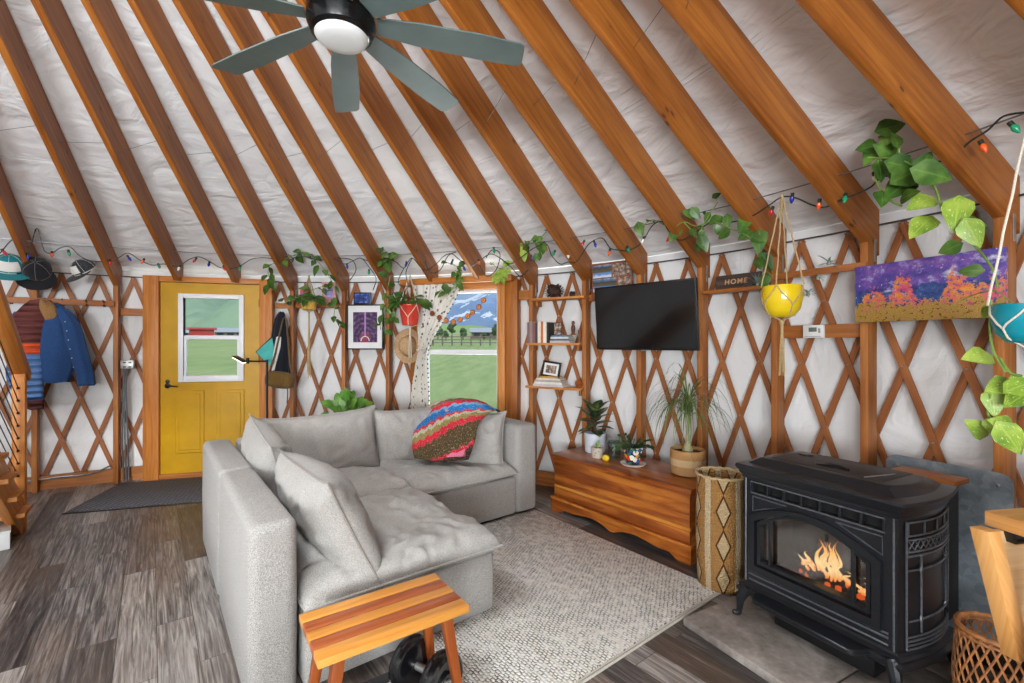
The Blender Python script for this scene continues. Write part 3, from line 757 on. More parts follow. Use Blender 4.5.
# ---- rug
g = G('woven_rug'); co = g.co(); x, y, _ = g.sep(co)
wob = g.math('MULTIPLY', g.noise(co, 18, 3), .022)
rowf = g.math('FRACT', g.math('MULTIPLY', g.math('ADD', y, wob), 64.0)); rowi = g.math('FLOOR', g.math('MULTIPLY', g.math('ADD', y, wob), 64.0))
xs = g.math('FRACT', g.math('ADD', g.math('MULTIPLY', g.math('ADD', x, wob), 40.0), g.math('MULTIPLY', rowi, .37)))
xi = g.math('FLOOR', g.math('ADD', g.math('MULTIPLY', g.math('ADD', x, wob), 40.0), g.math('MULTIPLY', rowi, .37)))
cell = g.node('CombineXYZ', X=xi, Y=rowi); wn = g.node('TexWhiteNoise', Vector=cell.outputs[0])
a_ = g.math('ABSOLUTE', g.math('SUBTRACT', rowf, .5)); e_ = g.math('ABSOLUTE', g.math('SUBTRACT', xs, .5))
pillow_ = g.math('SUBTRACT', 1.0, g.math('MAXIMUM', g.math('POWER', g.math('MULTIPLY', a_, 2.0), 3.0), g.math('POWER', g.math('MULTIPLY', e_, 2.0), 4.0)))
gap = g.math('LESS_THAN', pillow_, .52)
dark = g.math('MULTIPLY', gap, g.math('GREATER_THAN', g.math('ADD', g.math('MULTIPLY', wn.outputs['Value'], .6), g.math('MULTIPLY', g.noise(co, 3.0, 2), .8)), .66))
bc = g.ramp(g.noise(co, 40, 3), [(.3, (226, 220, 210)), (.7, (248, 244, 238))])
bc = g.mix(g.math('MULTIPLY', gap, .25), bc, srgb((160, 150, 138))); bc = g.mix(g.math('MULTIPLY', dark, .9), bc, srgb((40, 37, 35)))
g.pbr(bc, .95, 0, g.bump(pillow_, .8, .012), .1); M['rug'] = g.m
ru_ = V((cos(AX-pi), sin(AX-pi), 0)); rv_ = V((-ru_.y, ru_.x, 0))   # towards the camera, towards the stove
A_ = V((2.195, 3.335, 0)); LX, LY = 1.64, 1.62
rc = A_+ru_*LX/2-rv_*LY/2
t = thing('woven_rug', 'cream and black woven wool rug under the sofa in front of the cedar chest', 'rug', rc, AX-pi)
b = B(); b.lbox(-LX/2, LX/2, -LY/2, LY/2, .001, .013, .004); b.done('pile', M['rug'], t)
b = B(); M['rugcord'] = textile('rug_cord', (170, 162, 150), (214, 206, 194), 200)
for q in (0, 1): b.tube([(LX/2+.006+.014*q, -LY/2+LY*i/30, .006) for i in range(31)], .006, 6)
b.done('cord_edge', M['rugcord'], t)
# ---- door mat
g = G('rubber_mat'); co = g.co(); br = g.node('TexBrick', Vector=g.map(co, (1, 1, 1), (0, 0, pi/4)), Scale=1, Mortar_Size=.006, Brick_Width=.06, Row_Height=.022)
mc = g.mix(g.math('MULTIPLY', br.outputs['Fac'], .8), g.ramp(g.noise(co, 60, 3), [(.3, (88, 88, 93)), (.7, (118, 118, 124))]), srgb((70, 70, 75)))
g.pbr(mc, .9, 0, g.bump(br.outputs['Fac'], .6, .006), .2); M['mat'] = g.m
mo = fl(62, 514.5); t = thing('door_mat', 'dark grey ribbed entrance mat on the floor before the yellow door', 'doormat', mo, drz)
b = B(); b.lbox(.03, 1.57, .03, .87, .001, .009, .003); b.done('pad', M['mat'], t)
b = B(); b.lbox(0, 1.6, 0, .9, .0005, .005, .002); b.done('rubber_border', M['black'], t)
# ================================================================== HEARTH, STOVE, SHIELD
g = G('hearth_stone'); co = g.co(); n1 = g.noise(co, 5, 6, .65, .8); n2 = g.noise(co, 40, 3)
g.pbr(g.ramp(g.math('ADD', g.math('MULTIPLY', n1, .8), g.math('MULTIPLY', n2, .2)), [(.35, (98, 90, 84)), (.5, (128, 119, 112)), (.68, (160, 152, 145))]), .7, 0, g.bump(n1, .35, .012), .3); M['stone'] = g.m
HZ = .042; hrz = R(-62); ho = fl(683, 617, HZ); ho.z = 0
t = thing('stone_hearth', 'grey stone slab hearth pad under the black stove', 'hearth', ho, hrz)
for i, (xa, xb) in enumerate(((0, .615), (.62, 1.235))):
    for (ya, yb) in ((0, .62), (.625, 1.2)):
        b = B(); b.lbox(xa, xb, ya, yb, 0, HZ, .006); b.done('slab', M['stone'], t)
FO = V((3.200, 1.748, 0)); SW, SD = .655, .43
stove = thing('pellet_stove', 'black cast iron stove with a fire behind arched glass, on the stone hearth', 'stove', V((FO.x, FO.y, HZ)), hrz)
Zb = -HZ                                         # heights below are above the room floor
def foot(off, bow=.035, n=8, openfront=False):
    o = []
    pts = [V((SW+off, -off, 0))]
    for i in range(1, n): a = i/n; pts.append(V((SW+off+bow*sin(pi*a), -off+(SD+2*off)*a, 0)))
    pts.append(V((SW+off, SD+off, 0)))
    pts.append(V((-off, SD+off, 0)))
    for i in range(1, n): a = 1-i/n; pts.append(V((-off-.35*bow*sin(pi*a), -off+(SD+2*off)*a, 0)))
    pts.append(V((-off, -off, 0)))
    if not openfront: pts += [V((-off+(SW+2*off)*i/6, -off, 0)) for i in range(1, 6)]
    return pts
def loft(name, prof, ca=True, cb=True, mat='iron', ang=30):
    b = B(); b.rings([[p+V((0, 0, z+Zb)) for p in foot(o)] for o, z in prof], False, ca, cb); return b.done(name, M[mat], stove, ang)
loft('base_moulding', [(.0, .105), (.018, .108), (.026, .118), (.026, .132), (.016, .140), (.018, .152), (.004, .16), (0, .17), (0, .175)])
loft('top_moulding', [(-.002, .668), (.004, .672), (.008, .688), (.014, .694), (.018, .708), (.026, .716), (.030, .728), (.026, .738), (-.01, .744)])
loft('lid', [(-.012, .742), (-.018, .748), (-.050, .768), (-.055, .772), (-.062, .774)])
b = B(); ln = foot(0, openfront=True); b.sheet(lambda u, v: (lambda i: ln[min(len(ln)-1, int(round(u*(len(ln)-1))))])(0)+V((0, 0, .165+Zb+.51*v)), len(ln)-1, 1); b.done('body', M['iron'], stove, 30)
# lid details: wire handle slot, round disc, plate
b = B(); b.lbox(.09, SW-.09, .09, SD-.07, .7735+Zb, .776+Zb, .001); b.done('hob_plate', plain('sooty_iron', (46, 43, 40), .5, .3, .3, 30), stove)
b = B(); b.tube([(.27, .15, .779+Zb), (.32, .165, .784+Zb), (.37, .165, .784+Zb), (.41, .15, .779+Zb)], .007, 8); b.done('lid_handle', M['black'], stove)
b = B(); b.bar((SW-.16, .10, .777+Zb), (SW-.12, .27, .777+Zb), .006, .004); b.done('lid_slot', plain('worn_iron_edge', (150, 152, 156), .35, .6), stove)
b = B(); b.lathe([(.035, .776+Zb), (.035, .780+Zb), (.028, .782+Zb)], 20, (.14, .30, 0)); b.done('round_cap', M['iron'], stove)
# front: posts, vents, arched door
X0, X1 = .035, .605; zs, za = .495, .582; bz = .232
def arch(x, inset=0.0):
    t = (x-(X0+X1)/2)/((X1-X0)/2-inset); t = max(-1, min(1, t)); return zs+(za-zs)*(1-t*t)-inset*.6
NA = 20
b = B(); F0 = lambda y: (lambda p: V((p[0], y, p[1]+Zb)))
# front plate with an arched hole
xs_ = [X0+(X1-X0)*i/NA for i in range(NA+1)]
def frontplate(b, y0, y1, xa, xb, top, inset):
    b.lbox(xa, X0+inset, y0, y1, .165+Zb, top+Zb); b.lbox(X1-inset, xb, y0, y1, .165+Zb, top+Zb)
    b.lbox(X0+inset, X1-inset, y0, y1, .165+Zb, bz+inset+Zb)
    xi = [X0+inset+(X1-X0-2*inset)*i/NA for i in range(NA+1)]
    b.prism([(x, arch(x, inset)) for x in xi]+[(X1-inset, top), (X0+inset, top)], F0(y0), F0(y1))
frontplate(b, .0, .035, 0, SW, .60, .0)
b.lbox(0, SW, 0, .035, .60+Zb, .612+Zb); b.lbox(0, SW, .0, .035, .655+Zb, .672+Zb)
for x in (0, SW-.045): b.lbox(x, x+.045, 0, .035, .612+Zb, .655+Zb)
b.done('front_plate', M['iron'], stove)
b = B(); b.lbox(.045, SW-.045, .03, .034, .612+Zb, .655+Zb); b.done('vent_back', M['iron_dark'], stove)
for i in range(8):
    b = B(); x = .045+(SW-.09)*i/7; b.lbox(x-.006, x+.006, -.004, .03, .612+Zb, .655+Zb, .002); b.done('vent_bar', M['iron'], stove)
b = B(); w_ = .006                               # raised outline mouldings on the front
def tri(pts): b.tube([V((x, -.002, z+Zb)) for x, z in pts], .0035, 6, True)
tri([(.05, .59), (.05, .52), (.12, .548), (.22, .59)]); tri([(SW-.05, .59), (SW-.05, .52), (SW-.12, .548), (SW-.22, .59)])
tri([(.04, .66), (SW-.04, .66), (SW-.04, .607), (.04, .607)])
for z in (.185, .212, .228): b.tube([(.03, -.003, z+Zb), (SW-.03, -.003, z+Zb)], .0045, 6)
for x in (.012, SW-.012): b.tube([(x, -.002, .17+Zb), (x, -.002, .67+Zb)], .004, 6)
b.done('front_moulding', M['iron_highlight'], stove)
# door frame: two arches
def archframe(name, y0, y1, ins0, ins1, mat):
    b = B(); pts0 = [(X0+ins0, bz+ins0)]+[(X0+ins0+(X1-X0-2*ins0)*i/NA, arch(X0+ins0+(X1-X0-2*ins0)*i/NA, ins0)) for i in range(NA+1)]+[(X1-ins0, bz+ins0)]
    pts1 = [(X0+ins1, bz+ins1)]+[(X0+ins1+(X1-X0-2*ins1)*i/NA, arch(X0+ins1+(X1-X0-2*ins1)*i/NA, ins1)) for i in range(NA+1)]+[(X1-ins1, bz+ins1)]
    n = len(pts0); P = lambda p, y: b.bm.verts.new((p[0], y, p[1]+Zb))
    A = [P(p, y0) for p in pts0]; C = [P(p, y0) for p in pts1]; D = [P(p, y1) for p in pts0]; E = [P(p, y1) for p in pts1]
    for i in range(n):
        j = (i+1) % n; b.face([A[i], A[j], C[j], C[i]]); b.face([C[i], C[j], E[j], E[i]]); b.face([D[i], D[j], A[j], A[i]])
    bmesh.ops.recalc_face_normals(b.bm, faces=b.bm.faces); return b.done(name, M[mat], stove, 25)
dr = archframe('door_frame', -.018, .02, .0, .032, 'iron'); archframe('inner_frame', -.006, .045, .040, .056, 'iron')
for x in (X0+.105, X1-.105):
    b = B(); b.lbox(x-.006, x+.006, -.008, .012, bz+.05+Zb, arch(x, .05)+Zb, .002); b.done('door_mullion', M['iron'], stove)
g = G('stove_glass'); t_ = g.node('BsdfTransparent', Color=(.62, .6, .58, 1)); gl = g.node('BsdfGlossy', Roughness=.08); gl.inputs['Color'].default_value = (.9, .9, .92, 1)
lw = g.node('LayerWeight', Blend=.35); mx_ = g.node('MixShader', i_0=g.math('ADD', g.math('MULTIPLY', lw.outputs['Fresnel'], .6), .12, clamp=True), i_1=t_.outputs[0], i_2=gl.outputs[0]); g.t.links.new(mx_.outputs[0], g.out.inputs[0]); M['stoveglass'] = g.m
b = B(); pts = [(X0+.03, bz+.03)]+[(X0+.03+(X1-X0-.06)*i/NA, arch(X0+.03+(X1-X0-.06)*i/NA, .03)) for i in range(NA+1)]+[(X1-.03, bz+.03)]
b.prism(pts, F0(.020), F0(.024)); b.done('door_glass', M['stoveglass'], stove)
b = B(); b.tube([(.40, -.006, .527+Zb), (.408, -.02, .505+Zb)], .006, 8); b.done('door_latch', M['black'], stove)
# firebox, ember bed, logs, flames
b = B()
for q in ((X0-.01, X1+.01, .36, .37, .20, .60), (X0-.012, X0, .03, .36, .20, .60), (X1, X1+.012, .03, .36, .20, .60), (X0, X1, .03, .36, .20, .21), (X0, X1, .03, .36, .59, .60)): b.lbox(q[0], q[1], q[2], q[3], q[4]+Zb, q[5]+Zb)
M['firebrick'] = plain('firebrick', (92, 86, 80), .9, 0, .25, 14)
b.done('firebox', M['firebrick'], stove)
M['charlog'] = plain('charred_log', (46, 32, 26), .9, 0, .4, 40, bump=.6)
for p, q in (((.20, .14, .275), (.48, .17, .262)), ((.22, .24, .285), (.52, .20, .30)), ((.26, .11, .262), (.38, .26, .335)), ((.44, .10, .265), (.50, .26, .33))):
    b = B(); b.tube([V(p).lerp(V(q), i/8)+V((0, 0, Zb+.004*sin(i*2.1))) for i in range(9)], [.02+.006*sin(i*1.7) for i in range(9)], 8); b.done('log', M['charlog'], stove)
g = G('flame'); uv = g.co('UV'); e = g.node('Emission', Strength=3.2); g.put(e.inputs['Color'], g.ramp(g.sep(uv)[0], [(0, (255, 150, 60)), (.05, (255, 226, 160)), (.10, (255, 190, 90)), (.17, (250, 130, 40))]))
tr_ = g.node('BsdfTransparent'); fr_ = g.node('LayerWeight', Blend=.5); mx_ = g.node('MixShader', i_0=g.math('MULTIPLY', fr_.outputs['Facing'], .85), i_1=e.outputs[0], i_2=tr_.outputs[0]); g.t.links.new(mx_.outputs[0], g.out.inputs[0]); M['flame'] = g.m
M['ember'] = emit('ember', (255, 104, 32), 2.2)
b = B()
rr = random.Random(4)
for i, (x, y, h, w) in enumerate([(.19+.34*rr.random(), .11+.14*rr.random(), 0, 0) for i in range(34)]+[(.28+.07*rr.random(), .13+.08*rr.random(), .05, 0) for i in range(10)]):
    h += .03+.085*rr.random()*max(.3, 1-abs(x-.33)/.2); w = .008+.010*rr.random()
    pts = [V((x+.018*sin(q*.7+i*1.3)*q/8, y, .28+Zb+h*q/9)) for q in range(10)]; b.tube(pts, [max(.0006, w*(.6+.8*q/3 if q < 3 else 1.4*(1-(q-3)/6)**1.1)*.6) for q in range(10)], 8)
b.done('flames', M['flame'], stove)
b = B()
for i in range(26): b.ball((.19+rr.random()*.32, .09+rr.random()*.2, .262+Zb+rr.random()*.012), .008+.008*rr.random(), 6)
b.done('embers', M['ember'], stove)
# ash lip shelf and pedestal
b = B(); b.prism([(.08, 0), (.575, 0), (.55, -.065), (.53, -.08), (.125, -.08), (.105, -.065)], lambda p: V((p[0], p[1]-.03, .128+Zb)), lambda p: V((p[0], p[1]-.03, .150+Zb)), .004); b.done('ash_lip', M['iron'], stove)
b = B(); b.lbox(.13, SW-.10, .05, SD-.05, .045+Zb, .112+Zb, .003); b.done('pedestal', M['iron_dark'], stove)
# cabriole legs
for sx, sy, x, y in ((-1, -1, .02, -.0), (1, -1, SW-.02, -.0), (-1, 1, .02, SD), (1, 1, SW-.02, SD)):
    b = B(); d = V((sx*.8, sy*.8, 0)).normalized()
    pts = [V((x, y, .19)), V((x, y, .165))+d*.014, V((x, y, .125))+d*.034, V((x, y, .085))+d*.036, V((x, y, HZ+.012))+d*.042, V((x, y, HZ+.006))+d*.062]
    b.tube([p+V((0, 0, Zb)) for p in smooth_path(pts, 4)], [.032-.018*min(1, i/14) for i in range(21)], 10); b.ball(V((x, y, HZ+.010+Zb))+d*.062, .012, 10)
    b.done('leg', M['iron'], stove)
# right and left side castings: grille, crosshatch, panel with cross bars
def sidept(v, z, out=0.0, right=True):
    yy = SD*v; bw = .035*sin(pi*v); return V(((SW+bw+out) if right else (-.35*bw-out), yy, z+Zb))
for right in (True, False):
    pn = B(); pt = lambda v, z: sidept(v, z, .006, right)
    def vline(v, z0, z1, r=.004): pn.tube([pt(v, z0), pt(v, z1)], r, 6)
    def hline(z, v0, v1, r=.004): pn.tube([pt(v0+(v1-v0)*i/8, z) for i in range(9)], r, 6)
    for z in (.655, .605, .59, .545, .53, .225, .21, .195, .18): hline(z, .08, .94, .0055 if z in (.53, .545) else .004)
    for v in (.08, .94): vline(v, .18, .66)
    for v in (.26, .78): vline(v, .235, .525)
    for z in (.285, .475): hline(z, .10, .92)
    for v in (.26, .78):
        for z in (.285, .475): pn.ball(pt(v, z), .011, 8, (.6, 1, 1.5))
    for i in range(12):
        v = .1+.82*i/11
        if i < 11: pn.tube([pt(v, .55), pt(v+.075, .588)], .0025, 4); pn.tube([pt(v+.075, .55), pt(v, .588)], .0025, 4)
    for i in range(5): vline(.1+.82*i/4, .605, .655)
    pn.done('side_casting', M['iron_highlight'], stove)
    b = B(); b.sheet(lambda u, v: sidept(.1+.82*u, .608+.044*v, .003, right), 8, 1, not right); b.done('side_vent', M['iron_dark'], stove)
b = B(); b.lbox(.06, SW-.02, SD-.005, SD+.19, .14+Zb, .722+Zb, .006); b.done('hopper', M['iron_dark'], stove)
b = B(); b.lbox(SW-.031, SW-.027, SD+.07, SD+.13, .52+Zb, .62+Zb); b.done('hopper_slot', M['black'], stove)
for ch in stove.children:
    if ch.name.split('.')[0] == 'leg': continue
    for v in ch.data.vertices:
        if v.co.z-Zb > .06: v.co.z = .155+Zb+(v.co.z-Zb-.105)*1.0426
# wooden board lying on the hopper
wp = MX.Translation((FO.x, FO.y, 0)) @ MX.Rotation(hrz, 4, 'Z')
b = B(); b.lbox(.42, SW+.01, SD+.055, SD+.20, .80, .823, .003)
b.xf(MX.Identity(4)); o = b.done('wooden_board', M['rafter'], None, 30, False, wp @ V((0, 0, 0)), hrz); tag(o, 'short orange wooden board lying on the back of the black stove', 'board')
# galvanised heat shield on the wall side
g = G('galvanised'); co = g.co(); n_ = g.noise(co, 6, 5, .7); v_ = g.vor(co, 38)
g.pbr(g.ramp(g.math('ADD', g.math('MULTIPLY', n_, .7), g.math('MULTIPLY', g.sep(v_.outputs['Color'])[0], .3)), [(.3, (112, 121, 128)), (.6, (138, 147, 153)), (.8, (160, 167, 171))]), .5, .35, None, .4); M['galv'] = g.m
pa, pb = cyl(886, 448, 4.42), cyl(1014, 470, 4.46); pa.z = pb.z = 0; dv = pb-pa; L = dv.length
t = thing('heat_shield', 'galvanised steel sheet with rounded corners standing behind the black stove', 'heat shield', pa, math.atan2(dv.y, dv.x))
rcn = .05; pts = [(0, .02), (L, .02)]+[(L-rcn+rcn*cos(a), .845-rcn+rcn*sin(a)) for a in [pi/2*i/6 for i in range(7)]]+[(rcn+rcn*cos(a), .845-rcn+rcn*sin(a)) for a in [pi/2+pi/2*i/6 for i in range(7)]]
b = B(); b.prism(pts, lambda p: V((p[0], 0, p[1])), lambda p: V((p[0], .004, p[1]))); b.done('sheet', M['galv'], t)
for x in (.05, L-.05):
    b = B(); b.ball((x, -.003, .79), .008, 8, (1, .5, 1)); b.done('rivet', M['metalplate'], t)
for x in (.10, L-.10):
    b = B(); b.lbox(x-.012, x+.012, .004, .03, 0, .6, .002); b.done('bracket', M['metalplate'], t)
# ================================================================== CEDAR CHEST AND ITS PLANTS
CRZ = R(-50.8); CO = V((2.372, 3.342, 0)); CW, CD, CH = 1.25, .47, .49
M['sapwood'] = wood('cedar_sapwood', (150, 84, 26), (196, 124, 46), (218, 154, 74), .3, su=.9, sv=9, spec=.5)
chest = thing('cedar_chest', 'reddish cedar blanket chest with plants on it, under the television', 'chest', CO, CRZ)
cm = MX.Translation(CO) @ MX.Rotation(CRZ, 4, 'Z')
for i, (za, zb) in enumerate(((.12, .205), (.205, .228), (.228, .31), (.31, .385), (.385, .455))):   # front boards
    b = B(); b.lbox(0, CW, 0, .02, za+.0006, zb-.0006, .001); b.done('front_board', M['sapwood' if i == 1 else 'cedar'], chest)
b = B(); b.lbox(0, .02, .02, CD, .06, .455); b.done('side_panel', M['cedar'], chest)
b = B(); b.lbox(CW-.02, CW, .02, CD, .06, .455); b.done('side_panel', M['cedar'], chest)
b = B(); b.lbox(.02, CW-.02, CD-.02, CD, .06, .455); b.lbox(.02, CW-.02, .02, CD-.02, .06, .08); b.done('back_panel', M['cedar'], chest)
b = B(); b.lbox(-.025, CW+.025, -.028, CD, .462, .49, .006); b.lbox(-.012, CW+.012, -.014, CD-.001, .438, .462, .004); b.done('lid', M['cedar'], chest)
def skirt(n=48):
    pts = [(-.02, .0)]
    def low(t):                                  # scalloped lower edge
        x = abs(t-.5)*2
        if x > .84: return 0.0
        if x > .76: return .035*(.84-x)/.08
        if x > .10: return .035+.016*sin(pi*(.76-x)/.66)-.010*sin(2*pi*(.76-x)/.66)
        return .035-.022*cos(pi*x/.2)
    return [(-.02+(CW+.04)*i/n, low(i/n)) for i in range(n+1)]
b = B(); sk = skirt(); b.prism(sk+[(CW+.02, .105), (-.02, .105)], lambda p: V((p[0], -.02, p[1])), lambda p: V((p[0], .0, p[1])))
b.lbox(-.026, CW+.026, -.028, .0, .105, .125, .005); b.done('skirt', M['cedar'], chest)
for x in (-.02, CW):
    b = B(); b.prism([(-.0, 0), (.09, 0), (.13, .05), (CD-.13, .05), (CD-.09, 0), (CD, 0), (CD, .12), (0, .12)], lambda p: V((x, p[0], p[1])), lambda p: V((x+.02, p[0], p[1]))); b.done('side_skirt', M['cedar'], chest)
def onchest(x, y): return cm @ V((x, y, CH))
def bladecluster(b, c, n, L, W, spread, seed, lift=.6, droop=.5, heart=False):
    q = random.Random(seed)
    for i in range(n):
        a = i*2.399+q.random()*.5; el = lift+(1.3-lift)*(i/n)+q.uniform(-.15, .15); l = L*q.uniform(.75, 1.1)
        d = V((cos(a)*cos(el), sin(a)*cos(el), sin(el))); b.leaf(V(c)+V((cos(a), sin(a), 0))*spread*q.random(), d, V((0, 0, 1)), l, W*q.uniform(.85, 1.1), heart, droop, .2)
# white pot with variegated plant
p = onchest(.185, .31); t = thing('potted_rubber_plant', 'dark leafy plant with yellow-edged leaves in a white cylinder pot on the cedar chest', 'potted plant', p)
b = B(); b.lathe([(.080, 0), (.086, .006), (.094, .165), (.089, .168), (.085, .12)], 28, capb=False); b.done('pot', plain('white_glazed_pot', (206, 212, 220), .35, 0, .02), t)
b = B(); b.lathe([(.001, .121), (.078, .122)], 20, capa=False, capb=False); b.done('soil', M['soil'], t)
b = B(); b.tube([(0, 0, .11), (.004, 0, .22), (0, .006, .36)], [.007, .006, .004], 6); b.done('stem', M['brownstem'], t)
b = B(); q = random.Random(3)
for i in range(24):
    z = .17+.19*i/24; a = i*2.399; el = -.1+1.1*i/24+q.uniform(-.1, .1); d = V((cos(a)*cos(el), sin(a)*cos(el), sin(el)))
    b.leaf((0, 0, z), d, (0, 0, 1), q.uniform(.15, .20), .098, False, .22, .16)
b.done('foliage', M['varleaf'], t)
# small cup with cactus cutting
p = onchest(.33, .17); t = thing('small_succulent_cup', 'small patterned cream cup with a green succulent cutting, right of the white pot', 'potted plant', p)
g = G('patterned_cup'); z = g.sep(g.co())[2]; v_ = g.vor(g.co(), 42)
g.pbr(g.mix(g.math('MULTIPLY', g.math('LESS_THAN', v_.outputs['Distance'], .3), .6), srgb((198, 188, 172)), srgb((126, 106, 96))), .5); M['cup'] = g.m
b = B(); b.lathe([(.044, 0), (.047, .006), (.050, .085), (.046, .086), (.044, .07)], 24, capb=False); b.done('cup', M['cup'], t)
b = B(); b.lathe([(.001, .071), (.0455, .072)], 16, capa=False, capb=False); b.done('soil', M['soil'], t)
b = B(); b.leaf((0, 0, .07), (.25, .1, 1), (0, -1, 0), .075, .03, False, .1, .25); b.leaf((.005, .01, .07), (-.2, .3, 1), (0, -1, 0), .05, .024, False, .1, .25); b.done('cutting', M['stem'], t)
# glass jar behind
p = onchest(.40, .30); t = thing('glass_cloche', 'clear glass jar behind the small cream cup on the cedar chest', 'jar', p)
b = B(); b.lathe([(.05, .002), (.052, .01), (.055, .11), (.05, .13), (.05, .125), (.052, .105), (.049, .012)], 24, capb=False); b.done('jar', glass('jar_glass', (226, 232, 232), .3), t)
b = B(); b.tube([(0, 0, .01), (.02, .0, .1), (.05, -.02, .17)], .003, 5)
for i in range(6): b.leaf((.01+.007*i, -.003*i, .05+.02*i), ((-1)**i*.8, -.3, .6), (0, 0, 1), .045, .018, False, .3)
b.done('sprig', M['airleaf'], t)
# lemon with leaves
p = onchest(.46, .12); t = thing('lemon', 'yellow lemon with green sprig lying on the cedar chest', 'lemon', p)
b = B(); b.lathe([(.001, -.040), (.008, -.036), (.022, -.022), (.028, 0), (.022, .022), (.008, .035), (.001, .038)], 16); b.xf(MX.Translation((0, 0, .028)) @ MX.Rotation(pi/2, 4, 'X') @ MX.Rotation(.5, 4, 'Y')); b.done('fruit', plain('lemon_peel', (226, 194, 40), .45, 0, .06, 60, bump=.15), t)
b = B()
for i in range(8): b.leaf((.02+.012*i, .02+.004*i, .02+.006*(i % 3)), (1, .8*(-1)**i, .35), (0, 0, 1), .05, .02, False, .4)
b.tube([(.02, .0, .03), (.07, .03, .03), (.13, .05, .02)], .002, 5); b.done('sprig', M['darkleaf'], t)
# talavera pot on saucer
p = onchest(.67, .19); t = thing('talavera_plant', 'christmas cactus in a colourful painted pot on a white saucer, on the cedar chest', 'potted plant', p)
g = G('talavera_glaze'); uv = g.map(g.co('UV'), (12, 28, 1)); v_ = g.vor(uv, 1.0); sel = g.sep(v_.outputs['Color'])[0]
pc = g.ramp(sel, [(0, (230, 226, 214)), (.34, (204, 62, 40)), (.50, (230, 140, 44)), (.60, (46, 122, 86)), (.76, (44, 84, 140)), (.88, (226, 222, 210))], 'CONSTANT')
pc = g.mix(g.math('GREATER_THAN', v_.outputs['Distance'], .62), pc, srgb((34, 40, 60)))
g.pbr(pc, .25, 0, None, .5); M['talavera'] = g.m
b = B(); b.lathe([(.05, .018), (.056, .022), (.076, .125), (.084, .128), (.086, .145), (.080, .147), (.074, .125)], 28, capb=False); b.done('pot', M['talavera'], t)
b = B(); b.lathe([(.06, 0), (.085, .005), (.098, .020), (.093, .021), (.06, .012), (.001, .011)], 28, capb=False); b.done('saucer', plain('white_saucer', (222, 216, 204), .35, 0, .03), t)
b = B(); b.lathe([(.001, .125), (.077, .126)], 20, capa=False, capb=False); b.done('soil', M['soil'], t)
b = B(); q = random.Random(8)
for i in range(26):
    a = i*2.399; p0 = V((.03*cos(a), .03*sin(a), .13)); el = q.uniform(.35, 1.1); d = V((cos(a), sin(a), 0))*cos(el)+V((0, 0, sin(el)))
    for j in range(4):
        b.leaf(p0, d, (-d.y, d.x, .6), .042, .022, False, .1, .25); p0 = p0+d*.036; d = (d+V((0, 0, -.32))).normalized()
b.done('foliage', M['darkleaf'], t)
# ponytail palm in woven pot
p = onchest(1.06, .305); t = thing('ponytail_palm', 'ponytail palm with thin drooping leaves in a woven pot on the cedar chest', 'potted plant', p)
g = G('seagrass_two_tone'); z = g.sep(g.co())[2]; uv = g.co('UV'); wv = g.noise(g.map(uv, (70, 160, 1)), 1, 2)
sc_ = g.ramp(g.math('MULTIPLY', z, 4.0), [(0, (188, 146, 98)), (.27, (214, 186, 142)), (.47, (188, 142, 92))], 'CONSTANT')
g.pbr(g.mix(g.math('MULTIPLY', wv, .35), sc_, srgb((120, 84, 48))), .85, 0, g.bump(wv, .8, .008), .1); M['seagrass'] = g.m
b = B(); b.lathe([(.10, 0), (.116, .008), (.124, .09), (.121, .175), (.115, .180), (.111, .15)], 32, capb=False)
b.done('basket_pot', M['seagrass'], t)
b = B(); b.lathe([(.001, .152), (.114, .153)], 20, capa=False, capb=False); b.done('soil', M['soil'], t)
b = B(); b.lathe([(.036, .15), (.04, .17), (.026, .20), (.014, .25), (.010, .42), (.011, .50)], 12); b.tube([(.02, .01, .16), (.03, .015, .3), (.025, .02, .46)], .006, 6); b.done('trunk', plain('palm_trunk', (150, 142, 104), .8, 0, .2, 30), t)
b = B(); q = random.Random(12)
for i in range(125):
    a = q.random()*2*pi; el = q.uniform(.3, 1.5); L = q.uniform(.30, .56); p0 = V((.005*cos(a), .005*sin(a), q.uniform(.40, .52))); d = V((cos(a)*cos(el), sin(a)*cos(el), sin(el))); w = q.uniform(.006, .010); pts = []
    m = 8
    for j in range(m+1): pts.append((p0.copy(), d.copy())); p0 = p0+d*L/m; d = (d+V((0, 0, -.34-.10*j*.5))).normalized()
    prev = None
    for j, (pp, dd_) in enumerate(pts):
        sd = dd_.cross(V((0, 0, 1))); sd = sd.normalized() if sd.length > .05 else V((sin(a), -cos(a), 0)); ww = w*.5*(1-(j/m)**2)+.0006
        row = [b.bm.verts.new(pp-sd*ww), b.bm.verts.new(pp+sd*ww)]
        if prev: b.face([prev[0], prev[1], row[1], row[0]], [(j/m, 0), (j/m, 1), ((j+1)/m, 1), ((j+1)/m, 0)])
        prev = row
b.done('foliage', M['palmleaf'], t)
# ================================================================== TALL BASKET
p = V((3.245, 2.115, 0)); t = thing('tall_basket', 'tall tan wicker basket with white diamond pattern between the cedar chest and the black stove', 'basket', p)
g = G('woven_diamonds'); uv = g.co('UV'); u, v, _ = g.sep(uv)
k_ = g.math('FRACT', g.math('MULTIPLY', u, 5.0)); ks = g.math('ABSOLUTE', g.math('SUBTRACT', k_, .5)); vs_ = g.math('ABSOLUTE', g.math('SUBTRACT', g.math('FRACT', g.math('MULTIPLY', v, 5.2)), .5))
dm = g.math('ADD', g.math('MULTIPLY', ks, 2.1), g.math('MULTIPLY', vs_, 1.0))
col = g.mix(g.math('LESS_THAN', dm, .52), srgb((178, 132, 78)), srgb((78, 50, 30)))
col = g.mix(g.math('LESS_THAN', dm, .40), col, srgb((206, 180, 138)))
col = g.mix(g.math('GREATER_THAN', ks, .40), col, srgb((214, 194, 158)))
